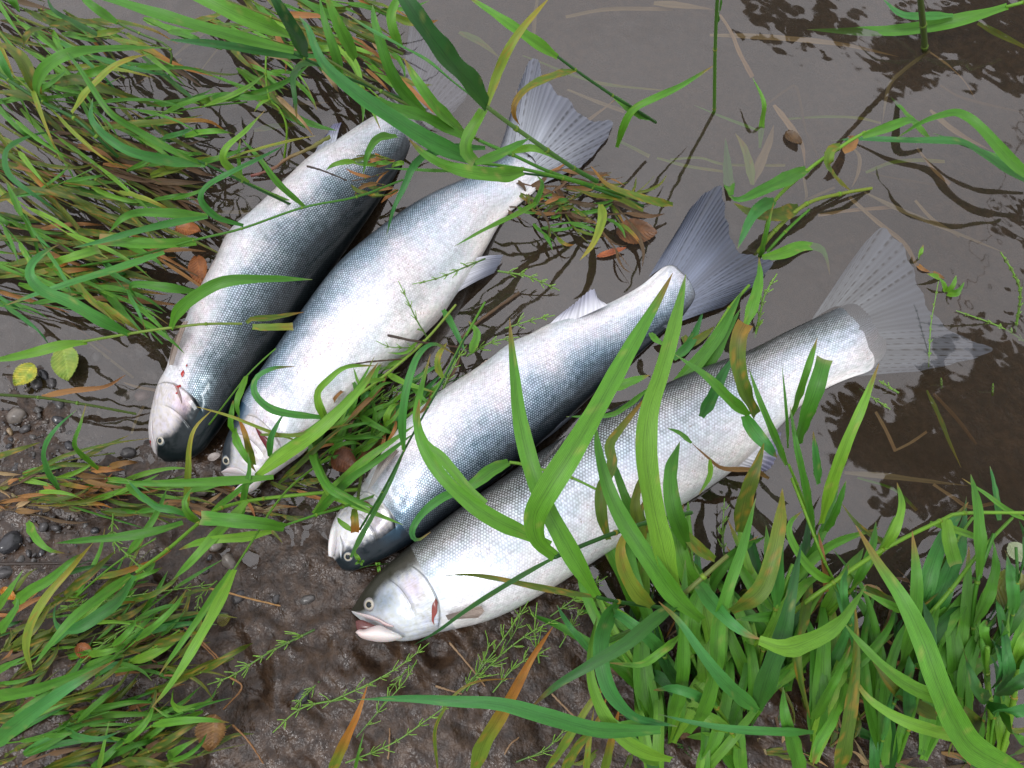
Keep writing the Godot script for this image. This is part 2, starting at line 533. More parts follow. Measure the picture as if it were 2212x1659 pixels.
func fish_body(f: Fish, mat: Material) -> void:
	var s := Sheet.new()
	var cols := 112
	var stations := []
	for k in 96: stations.append(f.head * 1.3 * pow(k / 96.0, 1.15))
	for k in 151: stations.append(lerpf(f.head * 1.3, 1.0, k / 150.0))
	for k in 12: stations.append(1.0 + 0.05 * (k + 1) / 12.0)
	for st in stations:
		for k in cols + 1:
			var phi := -PI * 0.25 + TAU * k / cols
			var up := clampf(sin(phi) * 2.0, 0.0, 1.0)
			s.add(fish_point(f, st, phi, fish_relief(f, st, cos(phi), up)), Color.WHITE, fish_uv(st, phi, f))
	s.grid(0, stations.size(), cols + 1)
	for e in [0, stations.size() - 1]:
		var c := Vector3.ZERO
		for k in cols: c += s.v[e * (cols + 1) + k]
		var m := s.add(c / cols, Color.WHITE, s.uv[e * (cols + 1) + cols / 3])
		for k in cols:
			if e == 0: s.tri(e * (cols + 1) + k + 1, e * (cols + 1) + k, m)
			else: s.tri(e * (cols + 1) + k, e * (cols + 1) + k + 1, m)
	s.smooth()
	for r in stations.size():       # one normal along the seam
		var a := r * (cols + 1)
		s.n[a] = (s.n[a] + s.n[a + cols]).normalized()
		s.n[a + cols] = s.n[a]
	build("body", s.mesh(true), mat, f.root)

# the skin: colour by the angle from the back ridge, a lattice of scales, the markings of the head
func fish_skin(f: Fish, seed_: int) -> StandardMaterial3D:
	var W := 1792
	var H := 704
	var L: Dictionary = f.look
	var rows_n := 96.0
	var cols_n := 205.0
	# one staggered pair of scales
	var tw := 24
	var th := 24
	var tile := PackedFloat32Array()
	tile.resize(tw * th)
	for y in th:
		for x in tw:
			var best := 9.0
			var who := 0.0
			for oy in range(-1, 3):
				for ox in range(-1, 3):
					var cx := ox + (0.5 if posmod(oy, 2) == 1 else 0.0)
					var cy := oy * 0.5
					var dx := x / float(tw) - cx
					var dy := y / float(th) - cy
					# each scale overlaps the next one tailwards: a rounded hind edge
					var d := sqrt(dx * dx * 0.85 + dy * dy * 2.6)
					if d < best:
						best = d
						who = dx
			tile[y * tw + x] = clampf(1.25 - best * 2.15 - who * 0.35, 0.0, 1.0)
	var nw := new_noise(seed_, 0.0045, 3)
	var nf := new_noise(seed_ + 1, 0.03, 3)
	var ns := new_noise(seed_ + 2, 0.11, 2)
	# noise on a coarse lattice
	var cw := W / 8 + 2
	var ch := H / 8 + 2
	var wob := PackedFloat32Array(); wob.resize(cw * ch)
	var fin := PackedFloat32Array(); fin.resize(cw * ch)
	for y in ch:
		for x in cw:
			wob[y * cw + x] = nw.get_noise_2d(x * 8.0, y * 8.0)
			fin[y * cw + x] = nf.get_noise_2d(x * 8.0, y * 8.0)
	# colours by angle
	var stops: Array = L.stops       # [t, r, g, b, glint, border]
	var R := PackedFloat32Array(); var G := PackedFloat32Array(); var B := PackedFloat32Array(); var S := PackedFloat32Array(); var D := PackedFloat32Array()
	var NT := 512
	for k in NT + 1:
		var t := k / float(NT)
		var j := 0
		while j < stops.size() - 2 and stops[j + 1][0] < t: j += 1
		var a: Array = stops[j]
		var b: Array = stops[j + 1]
		var q := smoothstep(a[0], b[0], t)
		R.append(lerpf(a[1], b[1], q)); G.append(lerpf(a[2], b[2], q)); B.append(lerpf(a[3], b[3], q)); S.append(lerpf(a[4], b[4], q)); D.append(lerpf(a[5], b[5], q))
	var bytes := PackedByteArray()
	bytes.resize(W * H * 3)
	var gamma := PackedByteArray()
	for k in 2049: gamma.append(int(clampf(Color(k / 2048.0, 0, 0).linear_to_srgb().r * 255.0, 0, 255)))
	var hx1 := int(W * 0.26)
	var tail1 := int(W * 0.89)
	var at_ := 0
	for y in H:
		var phi := y / float(H) * PI * 1.5 - PI * 0.25
		var kk := absf(phi - f.roll) / PI
		if kk > 1.0: kk = 2.0 - kk
		var w := cos(phi)
		var fade := smoothstep(-1.0, -0.84, w) * (1.0 - smoothstep(0.42, 0.66, w))
		var vy := y / float(H) * rows_n * 0.5
		for x in W:
			var ci := (y >> 3) * cw + (x >> 3)
			var fx := (x & 7) * 0.125
			var wo := wob[ci] + (wob[ci + 1] - wob[ci]) * fx
			var fi := fin[ci] + (fin[ci + 1] - fin[ci]) * fx
			var t := kk + wo * 0.05 + fi * 0.022
			var ti := int(clampf(t, 0.0, 1.0) * NT)
			var r := R[ti]
			var g := G[ti]
			var b := B[ti]
			if x >= hx1:
				var ty := vy + wo * 0.6
				var tx := (x - hx1) * cols_n / (W * 0.74) * 0.80 + fi * 0.22
				var sc := tile[int((ty - floorf(ty)) * th) * tw + int((tx - floorf(tx)) * tw)]
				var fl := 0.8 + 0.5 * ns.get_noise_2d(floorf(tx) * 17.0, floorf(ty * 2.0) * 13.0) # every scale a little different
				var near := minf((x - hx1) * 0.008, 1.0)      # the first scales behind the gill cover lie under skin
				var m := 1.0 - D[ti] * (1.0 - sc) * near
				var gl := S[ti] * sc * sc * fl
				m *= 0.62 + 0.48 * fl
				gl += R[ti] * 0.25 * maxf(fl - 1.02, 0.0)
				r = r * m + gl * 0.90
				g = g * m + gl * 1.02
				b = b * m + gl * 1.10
				if x > tail1:                                # the scales give way to the rays of the tail
					var q := (x - tail1) / float(W - tail1)
					var ray := 0.5 + 0.5 * sin(y * 0.62 + fi * 4.0)
					var e2 := smoothstep(0.15 + 0.25 * fi, 0.95, q) * (0.55 + 0.4 * ray)
					r = lerpf(r, 0.17, e2); g = lerpf(g, 0.185, e2); b = lerpf(b, 0.205, e2)
				if fi + wo * 0.4 > 0.34 and ns.get_noise_2d(x * 1.3, y * 1.3 + 70.0) > 0.42:   # grit and slime
					r *= 0.62; g *= 0.56; b *= 0.48
				# mother of pearl
				r *= 1.0 + 0.10 * wo + 0.07 * fi
				b *= 1.0 - 0.05 * wo + 0.05 * fi
			else:
				var hx := x / float(hx1)
				var e := hx - (1.0 - 0.26 * (w + 0.08) * (w + 0.08))
				var skull: float = L.skull - 0.38 * smoothstep(0.55, 0.05, hx) + fi * 0.05 + wo * 0.10
				var dk := smoothstep(skull - 0.20, skull + 0.20, w)
				var side: Color = L.cheek
				var hr := lerpf(side.r * (1.0 + 0.14 * fi), L.crown.r, dk)
				var hg := lerpf(side.g * (1.0 + 0.10 * fi - 0.04 * wo), L.crown.g, dk)
				var hb := lerpf(side.b * (1.0 - 0.08 * fi), L.crown.b, dk)
				var blush: float = exp(-(pow((hx - 0.80) * 7.0, 2.0) + pow((w - 0.12) * 3.4, 2.0))) * L.blush
				hg *= 1.0 - 0.30 * blush; hb *= 1.0 - 0.14 * blush
				var shade: float = exp(-(pow((hx - 0.40) * 4.2, 2.0) + pow((w - 0.26) * 3.0, 2.0))) * L.mask   # the grey mask round the eye
				hr *= 1.0 - 0.62 * shade; hg *= 1.0 - 0.55 * shade; hb *= 1.0 - 0.50 * shade
				# bone lines of the gill cover, folds of the throat, grey smears
				var bone := ns.get_noise_2d((hx + w * w * 0.2) * 90.0, w * 260.0) * smoothstep(0.45, 0.8, hx) * fade
				var fold := maxf(sin((w * 46.0) + hx * 9.0), 0.0) * smoothstep(-0.50, -0.72, w) * smoothstep(0.25, 0.6, hx)
				var smear := 1.0 + 0.16 * bone - 0.20 * fold - 0.22 * maxf(fi * 1.6 + wo, 0.0) * (1.0 - dk)
				hr *= smear; hg *= smear; hb *= smear * (1.0 + 0.06 * bone)
				var pre := hx - (0.68 - 0.22 * (w + 0.05) * (w + 0.05))
				var line := exp(-pre * pre * 16000.0) * fade * 0.62 * smoothstep(-0.6, -0.1, w)
				line += exp(-e * e * 7000.0) * fade * 0.38
				hr *= 1.0 - line; hg *= 1.0 - line; hb *= 1.0 - line
				# freckles on the crown
				if dk > 0.3 and ns.get_noise_2d(x * 2.2, y * 2.2) > 0.55:
					hr *= 0.4; hg *= 0.4; hb *= 0.4
				var mx := smoothstep(0.0, 0.06, e) * smoothstep(-1.0, -0.8, w) * 0.75
				if w > 0.5: mx = maxf(mx, smoothstep(0.55, 1.0, hx))
				r = lerpf(hr, r, mx); g = lerpf(hg, g, mx); b = lerpf(hb, b, mx)
			if L.spots > 0.0 and kk < 0.30 and ns.get_noise_2d(x * 0.8 + 900.0, y * 0.9) > 0.80 - L.spots:
				r *= 0.35; g *= 0.35; b *= 0.35
			bytes[at_] = gamma[int(clampf(r, 0.0, 1.0) * 2048.0)]
			bytes[at_ + 1] = gamma[int(clampf(g, 0.0, 1.0) * 2048.0)]
			bytes[at_ + 2] = gamma[int(clampf(b, 0.0, 1.0) * 2048.0)]
			at_ += 3
	var im := Image.create_from_data(W, H, false, Image.FORMAT_RGB8, bytes)
	var tex := ImageTexture.create_from_image(im)
	var m := StandardMaterial3D.new()
	m.albedo_texture = tex
	m.texture_repeat = false
	m.metallic = 0.34
	m.roughness = 0.28
	m.metallic_specular = 0.28
	m.clearcoat_enabled = true; m.clearcoat = 0.22; m.clearcoat_roughness = 0.10
	m.heightmap_enabled = true; m.heightmap_texture = tex; m.heightmap_scale = 0.020
	return m

# the place on the upper side of the fish that the picture shows there: share of the length, angle
func fish_seek(f: Fish, px: float, py: float) -> Vector2:
	var h := 0.05
	var s := 0.0
	var w := 0.0
	for turn in 6:
		var p := at("O", px, py, h)
		var best := 1e9
		for k in ST + 1:
			var d: Vector3 = p - f.mid[k]
			var tng: Vector3 = f.mid[mini(k + 1, ST)] - f.mid[maxi(k - 1, 0)]
			d.y = 0; tng.y = 0
			var off := absf(d.dot(tng.normalized())) + d.length() * 0.02
			if off < best:
				best = off; s = k / float(ST)
				w = clampf(d.dot(f.half[k]) / f.half[k].length_squared(), -0.995, 0.995)
		h = fish_point(f, s, acos(w)).y
	return Vector2(s, acos(w))

func on_fish(f: Fish, zone: String, x: float, y: float, lift := 0.0) -> Vector3:
	var z: Array = ZONES[zone]
	var px: float = z[0] + x * z[2]
	var py: float = z[1] + y * z[2]
	var q := fish_seek(f, px, py)
	return fish_point(f, q.x, q.y, lift + fish_relief(f, q.x, cos(q.y), clampf(sin(q.y) * 2.0, 0, 1)))

func fish_eye(f: Fish, zone: String, x: float, y: float, rpx: float) -> void:
	var p := on_fish(f, zone, x, y)
	var d: float = 2.0 / ZONES[zone][2]
	var a := on_fish(f, zone, x + d * 3, y)
	var b := on_fish(f, zone, x, y + d * 3)
	var n := (b - p).cross(a - p).normalized()
	if n.y < 0: n = -n
	n = (n + Vector3(0, 0.4, 0)).normalized()
	var r := metres(zone, rpx, p)
	var t := n.cross(f.ax.x * right_v + Vector3(0, 0, f.ax.y)).normalized()
	var q := t.cross(n)
	var rings := func(s: Sheet, list: Array) -> void:
		var first := s.v.size()
		for g in list:
			for k in 24:
				var an := TAU * k / 24
				s.add(p + (t * cos(an) + q * sin(an)) * (g[0] * r) + n * (g[1] * r), g[2])
		s.grid(first, list.size(), 24, true)
		var m := s.add(p + n * (list[-1][1] * r), list[-1][2])
		for k in 24: s.tri(first + (list.size() - 1) * 24 + k, first + (list.size() - 1) * 24 + (k + 1) % 24, m)
	var e := Sheet.new()
	var rim: Color = f.look.rim
	rings.call(e, [[1.42, -0.25, rim], [1.34, 0.05, rim], [1.10, 0.13, rim], [1.0, 0.17, Color(0.30, 0.30, 0.29)], [0.94, 0.24, Color(0.40, 0.385, 0.33)], [0.80, 0.32, Color(0.40, 0.375, 0.30)], [0.66, 0.36, Color(0.30, 0.28, 0.20)], [0.60, 0.35, Color(0.42, 0.38, 0.26)], [0.2, 0.36, Color(0.05, 0.05, 0.05)]])
	var eye := build("eye", e.mesh(), M.eye, f.root)
	var pu := Sheet.new()
	rings.call(pu, [[0.62, 0.30, Color(0.01, 0.012, 0.015)], [0.58, 0.385, Color(0.012, 0.015, 0.018)], [0.40, 0.43, Color(0.014, 0.02, 0.024)], [0.12, 0.45, Color(0.02, 0.03, 0.035)]])
	build("pupil", pu.mesh(), M.pupil, eye)

# a fin between its root and its outer edge, both traced; heights in centimetres, or on the flank of the fish when the height is below -50
func fish_fin(f: Fish, called: String, zone: String, root: Array, edge: Array, inner: Color, outer: Color, spots := 0.0, rays := 16, ripple := 0.0006) -> void:
	var trace := func(list: Array) -> Array:
		var p := []
		for k in range(0, list.size(), 3):
			if list[k + 2] < -150.0: p.append(at(zone, list[k], list[k + 1], f.mid[ST].y + (list[k + 2] + 200.0) * 0.01))
			elif list[k + 2] < -50.0: p.append(on_fish(f, zone, list[k], list[k + 1], (list[k + 2] + 100.0) * 0.01))
			else: p.append(at(zone, list[k], list[k + 1], list[k + 2] * 0.01))
		return p
	var nu := rays * 5
	var nv := 28
	var a := even(trace.call(root), nu)
	var b := even(trace.call(edge), nu)
	var s := Sheet.new()
	var ph := rng.randf() * 9.0
	for v in nv + 1:
		var t := v / float(nv)
		for u in nu + 1:
			var x := u / float(nu)
			var p: Vector3 = a[u].lerp(b[u], t)
			var rid := sin(x * rays * TAU + ph * 0.0)
			p.y += ripple * rid * (0.3 + t) + 0.0016 * sin(x * 9.0 + ph) * t + 0.002 * sin(t * PI)
			if v == nv: p += (b[u] - a[u]) * 0.02 * sin(x * 71.0 + ph)
			var c := inner.lerp(outer, smoothstep(0.0, 0.9, t))
			var k := 0.88 + 0.10 * rid + 0.30 * nz.get_noise_2d(x * 620.0 + ph * 50.0, t * 16.0)
			k += 0.55 * maxf(nz.get_noise_2d(x * 300.0 + 40.0 * ph, t * 9.0 + 300.0), 0.0) * smoothstep(0.9, 0.2, t) * smoothstep(0.15, 0.4, x) * smoothstep(0.85, 0.6, x)
			if spots > 0.0:
				var row := floorf(x * rays)
				var q := t * 9.0 + row * 0.37
				var dx := (x * rays - row - 0.5) * 1.5
				var dy := (q - floorf(q) - 0.5) * 1.7
				if dx * dx + dy * dy < 0.20 and absf(x - 0.5) > 0.10 and posmod(int(row), 2) == 0: k *= 1.0 - spots
			s.add(p, Color(c.r * k, c.g * k, c.b * k), Vector2(x, t))
	s.grid(0, nv + 1, nu + 1)
	build(called, s.mesh(), M.fin, f.root)

# a lobe laid on the fish: jaw bones, gill opening (upper and lower edge, traced together)
func fish_lobe(f: Fish, called: String, zone: String, one: Array, two: Array, bulge: float, c0: Color, c1: Color, mat: Material, h := -1.0, ends := 0.55) -> MeshInstance3D:
	var pts := func(list: Array) -> Array:
		var p := []
		for k in range(0, list.size(), 2):
			p.append(on_fish(f, zone, list[k], list[k + 1], 0.0006) if h < 0.0 else at(zone, list[k], list[k + 1], h))
		return even(p, 26)
	var a: Array = pts.call(one)
	var b: Array = pts.call(two)
	var s := Sheet.new()
	var cols := 20
	for k in 27:
		var t := k / 26.0
		var taper := pow(maxf(sin(clampf(t, 0.02, 0.98) * PI), 0.0), ends)
		var m: Vector3 = (a[k] + b[k]) * 0.5
		for j in cols:
			var an := TAU * j / cols
			var side: Vector3 = (a[k] - b[k]) * 0.5
			s.add(m + side * cos(an) * (0.35 + 0.65 * taper) + Vector3(0, sin(an) * bulge * taper, 0), c0.lerp(c1, t).lerp(c1, 0.2 * nz2.get_noise_2d(k * 22.0, j * 30.0) + 0.1))
	s.grid(0, 27, cols, true)
	for e in [0, 26]:
		var m := s.add((a[e] + b[e]) * 0.5, c0 if e == 0 else c1)
		for j in cols:
			if e: s.tri(e * cols + j, e * cols + (j + 1) % cols, m)
			else: s.tri(e * cols + (j + 1) % cols, e * cols + j, m)
	return build(called, s.mesh(), mat, f.root)

func make_fish(label: String, back: Array, belly: Array, base: Array, ratio: float, head: float, roll: float, look: Dictionary, seed_: int) -> Fish:
	var f := Fish.new()
	f.head = head; f.roll = roll; f.look = look
	fish_frame(f, back, belly, base, ratio)
	f.root = thing("trout", label, "fish", Vector3.ZERO, "four freshly caught trout laid side by side")
	fish_body(f, fish_skin(f, seed_))
	return f
# ---------------------------------------------------------------- ground, water, stones, small plants
func lines(lo: float, hi: float, step: float, far: float) -> PackedFloat32Array:
	var a := PackedFloat32Array()
	var x := lo
	var out := []
	var d := step
	while x > -far:
		d *= 1.5
		x -= d
		out.append(x)
	out.reverse()
	for v in out: a.append(v)
	x = lo
	while x < hi:
		a.append(x)
		x += step
	d = step
	while x < far:
		a.append(x)
		d *= 1.5
		x += d
	return a

func make_ground() -> void:
	var xs := lines(-0.95, 0.95, 0.0055, 40.0)
	var zs := lines(-1.05, 0.45, 0.0055, 40.0)
	var s := Sheet.new()
	var lump := new_noise(41, 1.0, 4)
	var pit := new_noise(42, 1.0, 2, FastNoiseLite.TYPE_CELLULAR)
	var dents := []
	for q in [["H", 300, 920, 0.016, 0.012], ["H", 335, 960, 0.012, 0.009], ["H", 730, 910, 0.014, 0.014], ["H", 690, 950, 0.010, 0.010], ["G", 1840, 730, 0.009, 0.006], ["G", 2000, 880, 0.012, 0.006], ["G", 1480, 860, 0.014, 0.008], ["H", 120, 1010, 0.010, 0.006], ["H", 480, 1060, 0.018, 0.007], ["G", 1000, 640, 0.022, 0.012], ["G", 1450, 1130, 0.03, 0.010], ["H", 80, 1330, 0.012, 0.006], ["H", 560, 1180, 0.013, 0.007], ["G", 1950, 700, 0.008, 0.005]]:
		var dp := at(q[0], q[1], q[2], 0.012)
		dents.append([dp.x, dp.z, q[3] * 1.2, q[4]])
	for z in zs:
		for x in xs:
			var b := base_ground(x, z)
			var y := b + 0.0035 * nz.get_noise_2d(x * 160.0, z * 160.0) + 0.002 * nz2.get_noise_2d(x * 900.0, z * 900.0)
			if b > -0.01:
				var l := lump.get_noise_2d(x * 28.0, z * 28.0)
				y += 0.0055 * l + 0.0015 * lump.get_noise_2d(x * 130.0 + 50.0, z * 130.0)
				y -= 0.007 * smoothstep(0.22, 0.50, lump.get_noise_2d(x * 17.0 + 90.0, z * 17.0)) + 0.004 * smoothstep(0.30, 0.5, lump.get_noise_2d(x * 60.0, z * 60.0 + 300.0))
				for q in dents:
					var g2: float = ((x - q[0]) * (x - q[0]) + (z - q[1]) * (z - q[1]) * 1.5) / (q[2] * q[2])
					if g2 < 6.0: y -= q[3] * exp(-g2 * (1.0 + 0.7 * l)) - q[3] * 0.35 * exp(-(g2 - 2.2) * (g2 - 2.2))
				if b > 0.006: y = maxf(y, 0.0025 + 0.15 * b)
			var wet := smoothstep(0.012, -0.006, y)
			var k := lerpf(0.52, 0.43, wet) * (1.0 + (0.22 + 0.4 * wet) * lump.get_noise_2d(x * 5.0 + 33.0, z * 7.0))
			s.add(Vector3(x, y, z), Color(k, k * 0.97, k * 0.93))
	s.grid(0, zs.size(), xs.size())
	var o := build("mud_bank", s.mesh(), M.mud)
	tag(o, "wet grey brown mud of the river bank sloping under the water", "mud", "", "structure")

func make_water() -> void:
	var xs := lines(-0.95, 0.95, 0.0042, 40.0)
	var zs := lines(-1.05, 0.45, 0.0042, 40.0)
	var r1 := new_noise(51, 1.0, 1)
	var r2 := new_noise(52, 1.0, 1)
	var calm := new_noise(53, 1.0, 2)
	var s := Sheet.new()
	for z in zs:
		for x in xs:
			var a := 0.17 + 0.55 * smoothstep(0.1, -0.6, x) + 0.55 * maxf(calm.get_noise_2d(x * 3.2, z * 3.2), 0.0)
			var y := 0.00050 * a * r1.get_noise_2d(x * 21.0 + 0.9 * z, z * 26.0) + 0.00022 * a * r2.get_noise_2d(x * 58.0, z * 66.0)
			if absf(x) > 1.2 or z < -1.3 or z > 0.7: y = 0.0
			s.add(Vector3(x, y, z))
	s.grid(0, zs.size(), xs.size())
	var o := build("water", s.mesh(), M.water)
	tag(o, "shallow murky river water with small ripples mirroring the grey sky", "water", "", "structure")

func stone_mesh(seed_: int, flat: float) -> ArrayMesh:
	var sp := SphereMesh.new()
	sp.radius = 1.0; sp.height = 2.0; sp.radial_segments = 20; sp.rings = 10
	var a := sp.get_mesh_arrays()
	var n := new_noise(seed_, 0.55, 2)
	var s := Sheet.new()
	var vs: PackedVector3Array = a[Mesh.ARRAY_VERTEX]
	for v in vs:
		var k := 1.0 + 0.30 * n.get_noise_3dv(v)
		s.add(Vector3(v.x * k, v.y * flat * k, v.z * (0.72 + 0.1 * sin(seed_)) * k), Color.WHITE * (0.85 + 0.5 * n.get_noise_3dv(v * 2.2 + Vector3(9, 3, 1))))
	s.i = a[Mesh.ARRAY_INDEX]
	s.n = a[Mesh.ARRAY_NORMAL]
	for k in s.n.size(): s.n[k] = Vector3.ZERO
	s.smooth()
	# close the seam of the sphere
	var seen := {}
	for k in s.v.size():
		var key := Vector3i((s.v[k] * 2000.0).round())
		if not seen.has(key): seen[key] = Vector3.ZERO
		seen[key] += s.n[k]
	for k in s.v.size(): s.n[k] = seen[Vector3i((s.v[k] * 2000.0).round())].normalized()
	for k in s.v.size():
		if s.n[k].dot(s.v[k]) < 0: s.n[k] = -s.n[k]
	return s.mesh(true)

func pebble(mesh: Mesh, mat: Material, zone: String, x: float, y: float, rpx: float, label: String, sink := 0.35, group := "pebbles along the water's edge") -> void:
	var w := at(zone, x, y, 0.005)
	var r := metres(zone, rpx, w)
	var o := build("pebble", mesh, mat)
	o.position = Vector3(w.x, ground(w.x, w.z) + r * (0.55 - sink), w.z)
	o.rotation = Vector3(rng.randf_range(-0.25, 0.25), rng.randf() * TAU, rng.randf_range(-0.25, 0.25))
	o.scale = Vector3.ONE * r
	tag(o, label, "pebble", group)

func stone_mat(c: Color, rough := 0.3) -> StandardMaterial3D:
	var m: StandardMaterial3D = M.pebble.duplicate()
	m.albedo_color = c.linear_to_srgb()
	m.roughness = rough
	return m

# horsetail: a jointed stalk with whorls of thin branches
func horsetail(zone: String, list: Array, wpx: float, branch_px: float, label: String, dark := false, group := "") -> void:
	var p := []
	for k in range(0, list.size(), 3): p.append(at(zone, list[k], list[k + 1], list[k + 2] * 0.01))
	var o := thing("horsetail", label, "horsetail", Vector3(p[0].x, ground(p[0].x, p[0].z), p[0].z), group)
	var length := 0.0
	for k in p.size() - 1: length += p[k].distance_to(p[k + 1])
	var r := metres(zone, wpx, p[0]) * 0.5
	var bl := metres(zone, branch_px, p[0])
	var nodes := maxi(int(length / 0.013), 4)
	var q := even(p, nodes * 2)
	var c0 := Color(0.045, 0.10, 0.018) if dark else Color(0.09, 0.20, 0.025)
	var c1 := Color(0.14, 0.30, 0.03)
	var s := Sheet.new()
	tube(s, q, r, r * 0.45, c0, c1, 6)
	for k in range(2, nodes * 2, 2):
		var d: Vector3 = (q[k + 1] - q[k - 1]).normalized() if k < nodes * 2 else (q[k] - q[k - 1]).normalized()
		tube(s, [q[k] - d * r, q[k] + d * r * 1.4], r * 1.35, r * 1.25, Color(0.15, 0.28, 0.04), Color(0.05, 0.05, 0.02), 6)
	build("stalk", s.mesh(), M.herb, o)
	if branch_px <= 0.0: return
	var b := Sheet.new()
	for k in range(2, nodes * 2, 2):
		var d: Vector3 = (q[k + 1] - q[k - 1]).normalized()
		var side := d.cross(Vector3(0.2, 1, 0.1)).normalized()
		var up := side.cross(d)
		var t := k / float(nodes * 2)
		for j in rng.randi_range(3, 5):
			var an := rng.randf() * TAU
			var dir := (d * rng.randf_range(0.5, 1.1) + side * cos(an) + up * (sin(an) * 0.6 + 0.15)).normalized()
			var l := bl * rng.randf_range(0.35, 1.0) * (1.0 - 0.55 * t)
			var bend := d * l * 0.25
			tube(b, [q[k], q[k] + dir * l * 0.5, q[k] + dir * l + bend], r * 0.55, r * 0.38, Color(0.12, 0.26, 0.03), Color(0.19, 0.38, 0.045), 4)
	build("branches", b.mesh(), M.herb, o)

# a broad leaf lying flat: outline by half width along its length
func flat_leaf(called: String, label: String, cat: String, zone: String, x0: float, y0: float, x1: float, y1: float, wpx: float, c0: Color, c1: Color, h := 0.6, curl := 0.25, teeth := 0.06, group := "") -> MeshInstance3D:
	var a := at(zone, x0, y0, h * 0.01)
	var b := at(zone, x1, y1, h * 0.01 + 0.004)
	var w := metres(zone, wpx, a) * 0.5
	var d := b - a
	var side := d.cross(Vector3.UP).normalized()
	var s := Sheet.new()
	var n := 36
	var m := 17
	var ph := rng.randf() * 30.0
	for k in n + 1:
		var t := k / float(n)
		var hw := w * pow(sin(pow(clampf(t, 0.01, 0.99), 0.8) * PI), 0.7) * (1.0 + teeth * sin(t * 95.0))
		for j in m:
			var q := (j - (m - 1) / 2.0) / ((m - 1) / 2.0)
			var vein := sin((t - absf(q) * 0.22) * 62.0)
			var y := curl * w * (q * q) + 0.10 * w * nz.get_noise_2d(t * 90.0 + ph, q * 40.0) * 4.0 * curl + 0.0009 * vein * (1.0 - absf(q) * 0.4) + curl * 0.6 * w * sin(t * 3.0 + ph)
			var c := c0.lerp(c1, clampf(0.5 + 0.9 * nz.get_noise_2d(t * 120.0 + ph, q * 60.0 + ph), 0, 1))
			var rib := 1.0 + 0.30 * exp(-q * q * 220.0) - 0.16 * maxf(-vein, 0.0)
			s.add(a + d * t + side * (q * hw) + Vector3(0, y, 0), Color(c.r * rib, c.g * rib, c.b * rib))
	s.grid(0, n + 1, m)
	var o := build(called, s.mesh(), M.herb)
	tag(o, label, cat, group)
	return o

func stick(called: String, label: String, cat: String, zone: String, wpx: float, c0: Color, c1: Color, list: Array, group := "") -> MeshInstance3D:
	var p := []
	for k in range(0, list.size(), 3): p.append(at(zone, list[k], list[k + 1], list[k + 2] * 0.01))
	var w := metres(zone, wpx, p[0])
	var s := Sheet.new()
	tube(s, even(p, 24), w * 0.5, w * 0.34, c0, c1, 7)
	for k in s.v.size(): s.v[k] += Vector3(nz.get_noise_2d(k * 9.0, 3.0), nz.get_noise_2d(k * 9.0, 90.0), nz.get_noise_2d(k * 9.0, 200.0)) * w * 0.25
	var o := build(called, s.mesh(), M.dry)
	tag(o, label, cat, group)
	return o

# a grass plant that grows from (x, y) of the picture, leaning along a direction in the picture; or only its blades, into two sheets (green, dry)
const LOOKS := {"g": "green", "b": "blue green", "k": "dark green", "l": "light green", "y": "yellowing", "d": "olive", "m": "rust tipped", "o": "orange brown", "s": "straw coloured", "w": "dark brown"}
const LEANS := ["leaning right", "leaning down right", "leaning down", "leaning down left", "leaning left", "leaning up left", "leaning up", "leaning up right"]

